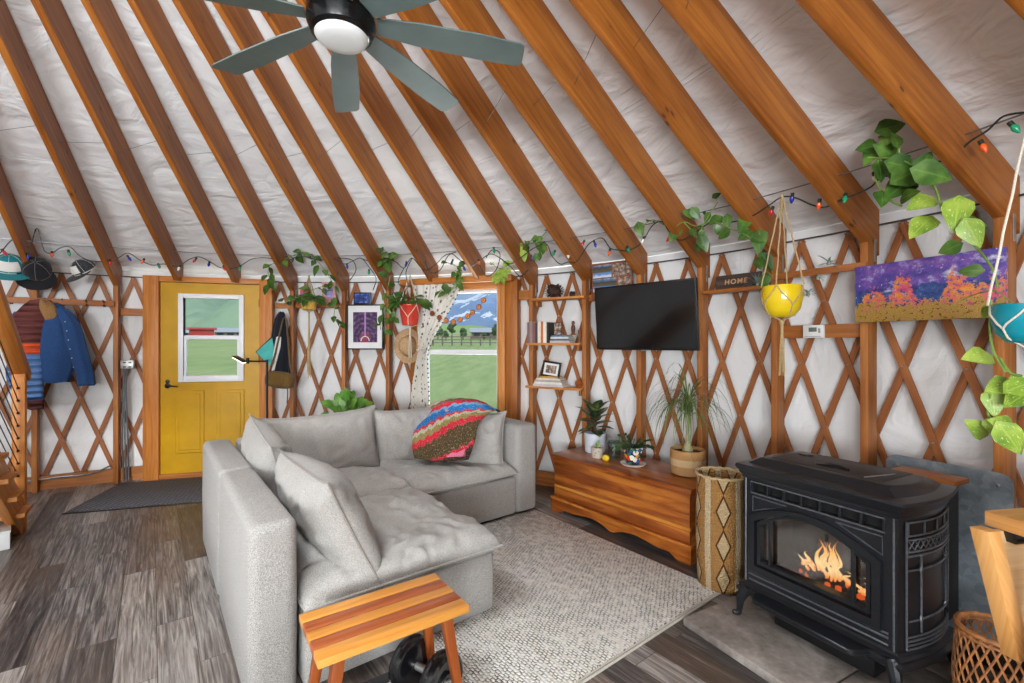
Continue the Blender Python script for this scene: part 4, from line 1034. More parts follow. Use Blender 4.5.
wv = g.vor(g.map(uv, (110, 120, 1)), 1.0); nz = g.noise(g.map(uv, (40, 90, 1)), 1, 3)
col = g.mix(g.math('MULTIPLY', nz, .45), col, srgb((110, 74, 38)))
g.pbr(col, .85, 0, g.bump(wv.outputs['Distance'], 1.0, .012), .1); M['wicker'] = g.m
b = B(); prof = [(.115, .0), (.128, .01), (.136, .15), (.140, .32), (.137, .50), (.134, .63), (.138, .655), (.133, .660), (.127, .62), (.129, .30), (.110, .02)]
b.lathe(prof, 48, capb=False)
for v in b.bm.verts:
    k = 1+.018*mnoise.noise(v.co*7); v.co.x *= k; v.co.y *= k
b.done('body', M['wicker'], t, 60)
b = B(); b.tube([(.136*cos(a), .136*sin(a), .658+.003*sin(a*17)) for a in [2*pi*i/60 for i in range(60)]], .008, 6, True); b.done('rim', M['jute'], t)
# ================================================================== WOODEN BENCH
M['maple'] = wood('maple_stripe', (176, 104, 36), (208, 140, 58), (228, 170, 88), .32, knots=False, spec=.5)
M['cherry'] = wood('cherry_stripe', (120, 50, 20), (158, 78, 36), (182, 104, 58), .32, knots=False, spec=.5)
bc_ = [fl(318, 662, .45), fl(466, 607, .45), fl(434, 573, .45), fl(299, 614, .45)]
brz = math.atan2(bc_[1].y-bc_[0].y, bc_[1].x-bc_[0].x); BL, BW = .535, .305
bench = thing('wooden_bench', 'small striped wooden bench at the near end of the grey sofa', 'bench', V((bc_[0].x, bc_[0].y, 0)), brz)
ws = (.065, .058, .056, .062, .064); y = 0
for i, w in enumerate(ws):
    b = B(); b.lbox(0, BL, y+.0004, y+w-.0004, .424, .45, .003); b.done('top_plank', M['maple' if i in (0, 2, 4) else 'cherry'], bench); y += w
for x, yy, dx, dy in ((.075, .055, -.06, -.035), (BL-.075, .055, .06, -.035), (.075, BW-.055, -.06, .035), (BL-.075, BW-.055, .06, .035)):
    b = B(); a, c = V((x, yy, .424)), V((x+dx, yy+dy, .012)); h0, h1 = .020, .013
    b.hexa([c+V(q) for q in ((-h1, -h1, 0), (h1, -h1, 0), (h1, h1, 0), (-h1, h1, 0))]+[a+V(q) for q in ((-h0, -h0, 0), (h0, -h0, 0), (h0, h0, 0), (-h0, h0, 0))], .003); b.done('leg', M['leg'], bench)
for x in (.085, BL-.085):
    b = B(); b.lbox(x-.012, x+.012, .05, BW-.05, .398, .424, .002); b.done('cross_rail', M['leg'], bench)
# black dumbbell under it, and the tray
dp = fl(426, 672, .11); t = thing('dumbbell', 'glossy black dumbbell with rounded weight discs on the floor under the bench', 'dumbbell', (dp.x, dp.y, .014), R(-35))
M['gloss'] = plain('black_glossy_rubber', (18, 18, 20), .18, 0, .1, 30, .7)
for s in (-1, 1):
    b = B(); pr = [(.02, -.034), (.085, -.034), (.098, -.026), (.102, -.012), (.094, -.006), (.094, .006), (.102, .012), (.098, .026), (.086, .034), (.060, .030), (.055, .022), (.038, .022), (.034, .036), (.02, .036)]
    b.lathe(pr, 32); b.xf(MX.Translation((s*.085, 0, .102)) @ MX.Rotation(s*pi/2, 4, 'Y')); b.done('weight_disc', M['gloss'], t)
b = B(); b.tube([(-.13, 0, .102), (.13, 0, .102)], .015, 12); b.done('handle', M['metalplate'], t)
tp = fl(392, 680, .03); t = thing('black_tray', 'flat black case with a white paper label on the floor under the bench', 'case', (tp.x-.01, tp.y-.05, 0), brz)
b = B(); b.lbox(-.14, .075, -.10, .09, .001, .035, .008); b.done('case_body', M['gloss'], t)
b = B(); b.lbox(-.02, .06, -.07, .02, .035, .0362); o = b.done('paper_label', plain('label_paper', (206, 206, 206), .7, 0, .02), t)
b = B(); b.lbox(0, .03, -.035, -.030, .0362, .0366); b.lbox(-.01, .05, -.02, -.016, .0362, .0366); b.done('print', M['black'], o)
# ================================================================== DROP-LEAF CART
tz = R(10)
tb = thing('drop_leaf_table', 'blond wooden drop-leaf table with one leaf hanging, at the right edge by the stove', 'table', V((3.451, .786, 0)), tz)
b = B(); b.lbox(0, .66, -.50, 0, .876, .92, .004); b.done('tabletop', M['oak'], tb)
b = B(); b.hexa([V(q) for q in ((-.055, -.122, .575), (.36, -.122, .575), (.36, -.108, .575), (-.055, -.108, .575), (-.055, -.045, .874), (.36, -.045, .874), (.36, -.031, .874), (-.055, -.031, .874))]); lf = b.done('leaf', M['ply'], tb)
b = B(); b.hexa([V(q) for q in ((-.100, -.150, .565), (-.055, -.150, .572), (-.055, -.108, .572), (-.100, -.108, .565), (-.100, -.078, .890), (-.055, -.078, .890), (-.055, -.031, .890), (-.100, -.031, .890))], .002); b.done('leaf_edge', M['oak'], tb)
b = B(); b.lbox(.005, .04, -.075, -.045, .845, .876, .002); b.tube([(.0, -.078, .855), (.045, -.078, .855)], .005, 8); b.done('hinge', M['black'], tb)
b = B(); b.lathe([(.005, 0), (.006, .010), (.011, .016), (.011, .022), (.005, .025)], 14); b.xf(MX.Translation((.0, -.119, .597)) @ MX.Rotation(pi/2, 4, 'X')); b.done('knob', M['white'], tb)
def barleg(p, q, w=.045):
    b = B(); b.bar(p, q, w, w, (0, 1, 0), .003); b.done('leg', M['oak'], tb)
barleg((-.045, -.215, .875), (-.235, -.19, .0))
barleg((.60, -.05, .876), (.60, -.05, .0)); barleg((.60, -.45, .876), (.60, -.45, .0)); barleg((.30, -.05, .876), (.30, -.05, .0))
b = B(); b.lbox(.28, .62, -.06, -.04, .80, .876, .002); b.lbox(.28, .62, -.46, -.44, .80, .876, .002); b.done('apron', M['oak'], tb)
# rattan basket
p = V((3.849, 1.123, 0)); t = thing('rattan_basket', 'open-weave brown rattan basket on the floor behind the hanging table leaf', 'basket', p)
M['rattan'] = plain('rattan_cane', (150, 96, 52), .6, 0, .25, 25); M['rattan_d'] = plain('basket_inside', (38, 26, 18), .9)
RH, RR = .34, .12; rf_ = lambda z: RR*(.88+.12*min(1, z/.12))+.006*sin(z*12)
b = B()
for s in (1, -1):
    for i in range(26): b.tube([V((rf_(z)*cos(a), rf_(z)*sin(a), z+.002)) for z, a in [(RH*j/10, 2*pi*i/26+s*1.15*j/10) for j in range(11)]], .0042, 5)
b.done('weave', M['rattan'], t)
for z, r_ in ((.008, .007), (RH, .010), (RH-.02, .006)):
    b = B(); b.tube([(rf_(z)*cos(a), rf_(z)*sin(a), z+.002*sin(a*20)) for a in [2*pi*i/48 for i in range(48)]], r_, 6, True); b.done('hoop', M['rattan'], t)
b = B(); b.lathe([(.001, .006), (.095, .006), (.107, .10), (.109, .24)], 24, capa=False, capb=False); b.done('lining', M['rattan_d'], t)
# ================================================================== STAIR
px_ = fl(19.5, 531, 0); sdir = V((.60, -.80, 0)); sl_ = V((-.80, -.60, 0))
st_ = thing('staircase', 'wooden open staircase with black cable railing at the left edge of the room', 'staircase', V((px_.x, px_.y, 0)), math.atan2(sdir.y, sdir.x))
# local x = up the stair (towards the camera), local y = to the right looking up
b = B(); b.lbox(-.036, .036, -.036, .036, 0, 1.20, .004); b.done('newel_post', M['stair'], st_)
SLP = 1.0
b = B(); b.bar((-.10, 0, 1.17), (1.6, 0, 1.17+1.7*SLP*.74), .095, .075, (0, 0, 1), .005); b.done('handrail', M['stair'], st_)
b = B(); b.bar((.0, -.0, .08), (1.6, -.0, .08+1.6*SLP*.78), .05, .24, (0, 0, 1), .004); b.done('stringer', M['stair'], st_)
b = B(); b.bar((.0, -.86, .08), (1.6, -.86, .08+1.6*SLP*.78), .05, .24, (0, 0, 1), .004); b.done('stringer', M['stair'], st_)
for i in range(8):
    b = B(); x = .06+.22*i; z = .20+.175*i; b.lbox(x-.03, x+.21, -.90, .075, z-.032, z, .004); b.done('tread', M['shelf'], st_)
for i in range(8):
    z = .42+.095*i; b = B(); b.tube([(.03, .0, z), (1.6, .0, z+1.57*SLP*.74)], .0035, 6); cb = b.done('cable', M['black'], st_)
    b = B(); b.ball((.046, 0, z+.01), .010, 8); b.done('cable_fitting', M['black'], cb)
bx = fl(10, 549, 0)
t = thing('white_bench_box', 'low white box on the floor under the stair at the left edge', 'box', (bx.x, bx.y, 0), R(47))
b = B(); b.lbox(-.40, .0, 0, .26, 0, .115, .004); b.done('box_body', M['white'], t); b = B(); b.lbox(-.405, .005, -.005, .265, .115, .13, .003); b.done('box_lid', M['white'], t)
# ================================================================== FLOOR LAMP
lp = V((-.4366, 3.976, 0)); M['bronze'] = plain('dark_bronze', (46, 42, 40), .4, .6)
lh = cyl(236, 356, 4.06)
t = thing('floor_lamp', 'thin dark floor lamp with lit swing arm head between sofa and yellow door', 'lamp', lp)
b = B(); b.lathe([(.12, 0), (.12, .012), (.03, .022), (.012, .03)], 28); b.done('base', M['bronze'], t)
b = B(); b.tube([(0, 0, .02), (0, 0, 1.27)], .012, 10); b.done('pole', M['bronze'], t)
hd = V((lh.x-lp.x, lh.y-lp.y, 0)); 
b = B(); b.tube([(0, 0, 1.255), hd*.68+V((0, 0, 1.255))], .008, 8); b.tube([hd*.62+V((0, 0, 1.23)), hd*.62+V((0, 0, 1.29))], .015, 10); b.done('arm', M['bronze'], t)
hm = MX.Translation(hd*.90+V((0, 0, 1.275))) @ MX.Rotation(math.atan2(hd.y, hd.x), 4, 'Z') @ MX.Rotation(R(28), 4, 'Y')
b = B(); b.lbox(-.075, .055, -.045, .045, 0, .012, .004); b.xf(MX.Translation(hd*.90+V((0, 0, 1.275))) @ MX.Rotation(math.atan2(hd.y, hd.x), 4, 'Z') @ MX.Rotation(R(-28), 4, 'Y')); b.done('lamp_head', M['bronze'], t)
b = B(); b.lbox(-.07, .05, -.04, .04, -.007, -.001, .002); b.xf(MX.Translation(hd*.90+V((0, 0, 1.275))) @ MX.Rotation(math.atan2(hd.y, hd.x), 4, 'Z') @ MX.Rotation(R(-28), 4, 'Y')); b.done('light_panel', emit('warm_lamp', (255, 226, 170), 6), t)
# ================================================================== CEILING FAN
fc = V((1.345, 1.165, 0)); FZ = 2.665
fan = thing('ceiling_fan', 'black ceiling fan with eight grey-green blades and a round frosted light, hanging from the rafters', 'ceiling fan', V((fc.x, fc.y, FZ)))
b = B(); b.lathe([(.100, -.045), (.115, -.035), (.128, .0), (.128, .05), (.11, .085), (.08, .11), (.035, .135), (.03, .16)], 40); b.done('motor_housing', plain('fan_black_gloss', (16, 16, 17), .2, .2), fan)
b = B(); b.lathe([(.001, -.072), (.045, -.071), (.076, -.066), (.092, -.057), (.099, -.045)], 36, capb=True); b.done('light_globe', plain('frosted_globe', (226, 226, 224), .5, 0, .01), fan)
rz_ = zline(fc.xy.length)-FZ; b = B(); b.tube([(0, 0, .15), (0, 0, rz_+.02)], .014, 10); b.done('downrod', M['black'], fan)
b = B(); b.lathe([(.03, rz_-.09), (.07, rz_-.02), (.075, rz_+.03)], 24); b.done('canopy', M['black'], fan)
M['blade'] = plain('fan_blade', (88, 102, 99), .5, 0, .06, 8)
bm_ = None
for i in range(8):
    a = R(17.4+45.3*i); 
    if bm_ is None:
        b = B(); pl = [(.13, -.042), (.30, -.058), (.55, -.066), (.715, -.062), (.735, -.05), (.75, .035), (.745, .058), (.72, .064), (.55, .066), (.30, .058), (.13, .042)]
        tw = lambda p, dz: V((p[0], p[1]*cos(.16), -p[1]*sin(.16)+dz+.018))
        b.prism(pl, lambda p: tw(p, 0), lambda p: tw(p, .007), .002); o = b.done('blade', M['blade'], fan); bm_ = o
    else: o = bm_.copy(); COL.objects.link(o); o.parent = fan
    o.rotation_euler.z = a
# ================================================================== ON THE WALL, LEFT TO RIGHT
def wthing(name, label, cat, px, py, r, group=None):  # a thing on the wall: x along it, y into it, z up
    p = cyl(px, py, r); return thing(name, label, cat, p, tang(p), group), p
# ---- coat hooks
for k in (-.35, .08, .30, .62, .86):
    p = pol(k, 4.535, 1.83); t = thing('coat_hook', 'black double coat hook on the coat rail left of the yellow door', 'hook', p, tang(p), 'coat hooks on the rail')
    b = B(); b.lbox(-.012, .012, -.004, .004, -.03, .03, .002); b.done('plate', M['black'], t)
    b = B(); b.tube(smooth_path([(0, -.004, .015), (0, -.035, .012), (0, -.055, .035)], 4), .005, 6); b.tube(smooth_path([(0, -.004, -.015), (0, -.025, -.025), (0, -.032, -.005)], 4), .005, 6); b.done('prong', M['black'], t)
# ---- jackets: cloth bodies hanging from the rail
def garment(b, secs, seed=0, fold=.012, nf=7, seg=28):
    # secs: (cx, cy, z, half width, half depth)
    ss = [V((s[0], s[1], s[2])) for s in secs]; path = smooth_path(ss, 5); hw = smooth_path([V((s[3], s[4], 0)) for s in secs], 5); rs = []
    for i, (c, h) in enumerate(zip(path, hw)):
        ring = []
        for j in range(seg):
            a = 2*pi*j/seg; f = 1+fold/max(.03, h.x)*sin(a*nf+seed+i*.10)*.6+mnoise.noise(V((cos(a)*1.5+seed, sin(a)*1.5, i*.16)))*.10
            ring.append(c+V((h.x*cos(a)*f, h.y*sin(a)*f, .006*sin(a*3+i*.3))))
        rs.append(ring)
    b.rings(rs); return b
def ribbed(name, stops, z0, z1, nr, ru=.8):
    g = G(name); z = g.sep(g.co())[2]; t = g.math('DIVIDE', g.math('SUBTRACT', z, z0), z1-z0)
    w = g.math('SINE', g.math('MULTIPLY', t, nr*2*pi))
    col = g.ramp(t, stops, 'CONSTANT'); g.pbr(g.mix(g.math('MULTIPLY', g.math('LESS_THAN', w, -.8), .35), col, srgb((30, 20, 24))), ru, 0, g.bump(w, .9, .02), .3); return g.m
t, p = wthing('puffer_jacket', 'maroon, orange and blue striped puffer jacket hanging on the coat rail', 'jacket', 33, 303, 4.46)
zb = fl(30, 408, 0); dep = (p.y-CAM.y)
sz = lambda px0, px1: (px1-px0)/F*dep
hz = lambda y: (303-y)/F*dep
M['puffer'] = ribbed('puffer_fabric', [(0, (84, 44, 40)), (.10, (74, 112, 170)), (.13, (104, 146, 206)), (.52, (236, 92, 48)), (.62, (112, 60, 56))], hz(411), hz(302), 17)
b = B(); garment(b, [(sz(33, 38), 0, hz(300), .07, .05), (sz(33, 36), 0, hz(306), .10, .075), (sz(33, 32), -.02, hz(322), .125, .085), (sz(33, 31), -.02, hz(345), .095, .08), (sz(33, 28), -.03, hz(370), .125, .085), (sz(33, 31), -.02, hz(392), .10, .075), (sz(33, 34), -.01, hz(398), .065, .055), (sz(33, 35), 0, hz(409), .055, .045)], 1.0, .006, 5); b.done('body', M['puffer'], t, 60)
b = B(); garment(b, [(sz(33, 46), .02, hz(305), .03, .03), (sz(33, 45), .02, hz(330), .055, .05), (sz(33, 20), .01, hz(345), .05, .05), (sz(33, 18), .01, hz(352), .045, .04)], 3.0, .004, 4); b.done('sleeve', plain('maroon_sleeve', (96, 52, 50), .8, 0, .2, 18, bump=.4), t, 60)
t, p = wthing('patterned_scarf', 'purple and white patterned scarf hanging left of the striped puffer jacket', 'scarf', 17, 312, 4.50)
g = G('scarf_print'); v_ = g.vor(g.co(), 26); g.pbr(g.ramp(g.sep(v_.outputs['Color'])[0], [(0, (98, 84, 140)), (.3, (166, 150, 178)), (.5, (206, 196, 206)), (.65, (70, 66, 120)), (.85, (146, 70, 92))], 'CONSTANT'), .9); M['scarf'] = g.m
b = B(); garment(b, [(0, 0, .0, .02, .02), (0, -.01, -.08, .05, .03), (.01, -.01, -.2, .085, .04), (.0, -.01, -.33, .075, .035), (-.01, 0, -.42, .03, .02)], 2, .012, 5); b.done('cloth', M['scarf'], t, 60)
M['denim'] = textile('blue_denim', (28, 52, 92), (58, 94, 146), 240, .9, .4, .1, .5)
t, p = wthing('denim_jacket', 'blue denim jacket with a tan corduroy collar hanging on the coat rail', 'jacket', 60, 302, 4.47)
hz = lambda y: (302-y)/F*(p.y-CAM.y); sx = lambda px: (px-60)/F*(p.y-CAM.y)
b = B(); garment(b, [(sx(53), 0, hz(303), .04, .03), (sx(54), 0, hz(308), .09, .05), (sx(56), -.015, hz(325), .125, .07), (sx(57), -.015, hz(345), .14, .075), (sx(57), -.015, hz(365), .145, .07), (sx(55), -.01, hz(379), .13, .06), (sx(55), -.01, hz(382), .12, .055)], 4, .016, 8); bd = b.done('body', M['denim'], t, 60)
b = B(); garment(b, [(sx(62), -.03, hz(309), .045, .045), (sx(69), -.035, hz(325), .07, .06), (sx(74), -.035, hz(350), .072, .06), (sx(79), -.03, hz(372), .068, .055), (sx(81), -.03, hz(386), .062, .05)], 9, .010, 6); sv = b.done('sleeve', M['denim'], t, 60)
b = B(); b.tube([V((sx(81)+.062*cos(a), -.03+.050*sin(a), hz(384))) for a in [2*pi*i/20 for i in range(20)]], .008, 6, True); b.done('cuff', M['denim'], sv)
b = B(); garment(b, [(sx(48), -.03, hz(301), .03, .03), (sx(51), -.05, hz(306), .06, .045), (sx(53), -.055, hz(314), .065, .04), (sx(54), -.05, hz(320), .05, .03)], 1, .004, 3); o = b.done('collar', textile('tan_corduroy', (122, 88, 52), (156, 118, 74), 120), t, 60); o['label'] = 'tan corduroy collar'
b = B()
for i in range(6): b.ball((sx(66)+.012*i, -.096-.002*i, hz(322+9*i)), .006, 6)
b.done('buttons', M['metalplate'], t)
# ---- caps hanging along the string lights
def cap(label, px, py, r, crown, brim, rz, tilt, panel=None, sc=1.0, group=None):
    p = cyl(px, py, r); t = thing('baseball_cap', label, 'cap', p, tang(p)+rz)
    m = MX.Rotation(tilt, 4, 'X') @ MX.Scale(sc, 4)
    b = B(); pr = [(.095*cos(q)**.8, .115*sin(q)) for q in [pi/2*i/8*.97 for i in range(9)]]; b.lathe(pr, 28, capa=False); 
    for v in b.bm.verts: v.co.y *= 1.12
    b.xf(m); c = b.done('crown', crown, t, 60)
    b = B(); 
    def fn(sg):
        def f(u, v):
            a = pi+pi*u; rr = .095+.075*v*sin(pi*u)**.6; return V((rr*cos(a), (1.12*.095*sin(a))+(-.085*v*sin(pi*u)**.7), -.008-.020*v*(1-abs(2*u-1)**2)*.6+.0-.03*abs(2*u-1)**2*v*0-sg*.004+.012*(1-abs(2*u-1)**2)*0))
        return f
    b.sheet(fn(0), 20, 5); b.sheet(fn(1), 20, 5, True); b.xf(m); b.done('brim', brim, t, 60)
    b = B(); b.ball((0, 0, .115), .008, 8, (1, 1, .6)); b.xf(m); b.done('button', brim, t)
    if panel:
        b = B(); b.sheet(lambda u, v: V((.098*cos(-pi/2+(u-.5)*1.5)*(1-.28*v*v), 1.12*.098*sin(-pi/2+(u-.5)*1.5)*(1-.28*v*v), .012+.072*v)), 8, 5); b.xf(m); o = b.done('front_panel', panel, t, 60); o['label'] = 'white front panel'
    b = B()
    for q in range(6):
        a = pi/6+pi/3*q; b.tube([V((.097*cos(a)*cos(e)**.8, 1.12*.097*sin(a)*cos(e)**.8, .117*sin(e))) for e in [pi/2*i/6*.97 for i in range(7)]], .0016, 4)
    b.xf(m); b.done('seam', panel or plain('cap_seam', (120, 120, 122), .8), t)
    return t
M['tealcloth'] = textile('teal_cap_cloth', (8, 104, 116), (24, 142, 150), 220); M['blackcloth'] = textile('black_cap_cloth', (18, 18, 20), (38, 38, 42), 220); M['greymesh'] = textile('dark_mesh', (40, 42, 46), (74, 76, 80), 90); M['whitecloth'] = textile('white_cap_cloth', (206, 202, 196), (230, 228, 222), 220)
cap('teal cap with a white front panel hanging at the far left on the string lights', 10, 268, 4.42, M['tealcloth'], M['tealcloth'], R(8), R(30), M['whitecloth'], 1.12)
cap('black cap with pale seams hanging between the teal cap and the mesh cap', 37, 270, 4.40, M['blackcloth'], M['blackcloth'], R(6), R(62), None, 1.08)
cap('dark mesh cap with a white label hanging right of the black cap', 85, 270, 4.42, M['greymesh'], M['blackcloth'], R(-50), R(40), M['whitecloth'], .95)
# ---- outlet box, conduit and the loose cable along the floor
p = pol(1.13, 4.60, 0); t = thing('electrical_conduit', 'grey electrical conduit and outlet box on the post left of the yellow door', 'conduit', p, tang(p))
b = B(); b.lbox(-.035, .075, -.03, .03, 1.17, 1.26, .006); bx_ = b.done('outlet_box', M['metalplate'], t)
for z in (1.19, 1.235):
    for x in (.0, .045):
        b = B(); b.lbox(x-.012, x+.012, -.033, -.029, z-.006, z+.008, .001); b.done('socket', M['black'], bx_)
for i, (x, x2) in enumerate(((-.012, -.012), (.012, .03), (.03, .008))):
    b = B(); b.tube(smooth_path([(x, 0, 1.18), (x2*.5-.01, 0, 1.0), (x2-.01, -.01, .5), (x2, -.01, .12), (x2+.005, -.03, .01)], 5), .0075, 8); b.done('conduit', M['steel'], t)
p = cyl(60, 476, 4.6); p.z = 0; t = thing('floor_cable', 'grey cable running along the baseboard left of the outlet box', 'cable', p)
pts = [cyl(x, y, 4.625) for x, y in ((-6, 486), (24, 482), (60, 477), (90, 474), (110, 466))]
b = B(); b.tube(smooth_path(pts, 6), .009, 8); b.done('cable', M['steel'], t, 35, True)
# ---- bags beside the door
t, p = wthing('teal_pennant', 'small teal cloth with a black edge hanging beside the door by the floor lamp', 'cloth', 268, 352, 4.40)
M['tealp'] = plain('teal_nylon', (54, 158, 150), .6, 0, .08, 12)
hz = lambda y: (352-y)/F*(p.y-CAM.y); sx = lambda px: (px-268)/F*(p.y-CAM.y)
q = [(sx(257), hz(352)), (sx(272), hz(337)), (sx(274), hz(350)), (sx(271), hz(366)), (sx(265), hz(361))]
b = B(); b.prism(q, lambda p: V((p[0], -.012+.02*p[1], p[1])), lambda p: V((p[0], .0+.02*p[1], p[1])), .003); b.done('cloth', M['tealp'], t)
b = B(); b.tube([V((a[0], -.008, a[1])) for a in (q[4], q[0], q[1])], .006, 6); b.done('edging', M['black'], t)
t, p = wthing('black_jacket', 'black jacket with a white panel hanging between the door frame and the post', 'jacket', 281, 312, 4.47)
hz = lambda y: (312-y)/F*(p.y-CAM.y); sx = lambda px: (px-281)/F*(p.y-CAM.y)
M['navy'] = textile('black_shell_cloth', (16, 18, 24), (36, 40, 48), 200)
b = B(); garment(b, [(0, 0, .0, .02, .02), (0, -.01, hz(318), .05, .03), (sx(280), -.02, hz(335), .075, .045), (sx(280), -.02, hz(352), .09, .05), (sx(280), -.02, hz(372), .09, .05), (sx(280), -.02, hz(378), .07, .04)], 6, .012, 6); b.done('body', M['navy'], t, 60)
b = B(); garment(b, [(sx(281), -.065, hz(337), .022, .015), (sx(280), -.075, hz(347), .032, .018), (sx(278), -.078, hz(358), .026, .018), (sx(276), -.078, hz(370), .015, .014)], 2, .006, 4); b.done('white_panel', M['whitecloth'], t, 60)
t, p = wthing('messenger_bag', 'olive brown messenger bag hanging beside the door under the black jacket', 'bag', 281, 380, 4.36)
hz = lambda y: (380-y)/F*(p.y-CAM.y); sx = lambda px: (px-281)/F*(p.y-CAM.y)
M['olive'] = textile('olive_canvas', (84, 62, 30), (122, 94, 50), 200, .9, .3)
b = B(); cushion(b, .30, .19, .16, 2.4, 3.3, .008, .02, 20, 16, 0, 0, .75); b.xf(MX.Translation((-.005, 0, 0)) @ MX.Rotation(pi/2, 4, 'X') @ MX.Rotation(-.12, 4, 'Z')); b.done('body', M['olive'], t, 60)
b = B(); cushion(b, .20, .15, .03, 4, 8.3, .004, .05, 12, 10, 0, 0, .6); b.xf(MX.Translation((-.04, -.075, .015)) @ MX.Rotation(pi/2, 4, 'X') @ MX.Rotation(-.12, 4, 'Z')); b.done('flap', M['olive'], t, 60)
b = B(); hk = V((.02, .06, hz(316)))
b.tube(smooth_path([(-.13, 0, .05), (-.06, .0, .28), hk, (.09, .0, .2), (.12, 0, .03)], 5), .010, 6); b.tube(smooth_path([(.07, -.02, -.04), (.075, -.02, -.15), (.07, -.02, -.25)], 4), .007, 6); b.done('strap', plain('bag_strap', (92, 74, 52), .8), t)
# ================================================================== PLANTERS AND VINES
def leafcloud(b, pts, n, L, seed, down=.5, out=None, heart=True):
    q = random.Random(seed)
    for i in range(n):
        f = (i+.5)/n*(len(pts)-1); j = min(int(f), len(pts)-2); p = pts[j].lerp(pts[j+1], f-j)
        cv = (CAM-p).normalized(); tn = (pts[j+1]-pts[j]).normalized()
        d = (tn*q.uniform(-.3, .8)+V((q.uniform(-1, 1), q.uniform(-1, 1), 0))*.8+V((0, 0, -down+q.uniform(-.3, .5)))).normalized()
        up = (cv*.8+V((0, 0, 1))*.6+V((q.uniform(-1, 1), q.uniform(-1, 1), q.uniform(-1, 1)))*.5)
        l = L*q.uniform(.7, 1.15); st = d*L*.35+V((0, 0, .01)); b.leaf(p+st, d, up, l, l*.78, heart, .25, .15)
def vine(name, label, paths, r, n, L, mat, seed, extra=(), sr=.0035, down=.5, cat='vine', smat='stem'):
    # paths: lists of (column, row, radius offset) along the wall; extra: single big leaves
    first = cyl(paths[0][0][0], paths[0][0][1], r); t = thing(name, label, cat, first)
    b = B(); s = B()
    for k, pa in enumerate(paths):
        pts = smooth_path([cyl(q[0], q[1], r+(q[2] if len(q) > 2 else 0)) for q in pa], 6); s.tube(pts, sr, 6); leafcloud(b, pts, n[k] if isinstance(n, (list, tuple)) else n, L, seed+k, down)
    for (px, py, ang, l, dr) in extra:          # a leaf centred there, its tip pointing along ang in the view
        p = cyl(px, py, r+dr); ex = V((1, 0, 0)); d = (ex*cos(R(ang))+V((0, 0, 1))*sin(R(ang))+V((0, -.25, 0))).normalized(); cv = (CAM-p).normalized()
        b.leaf(p-d*l*.5, d, cv+V((.25*sin(px), 0, .35)), l, l*.74, True, .18, .12)
    b.done('foliage', M[mat], t, 60, True); s.done('stem', M[smat], t, 60, True); return t
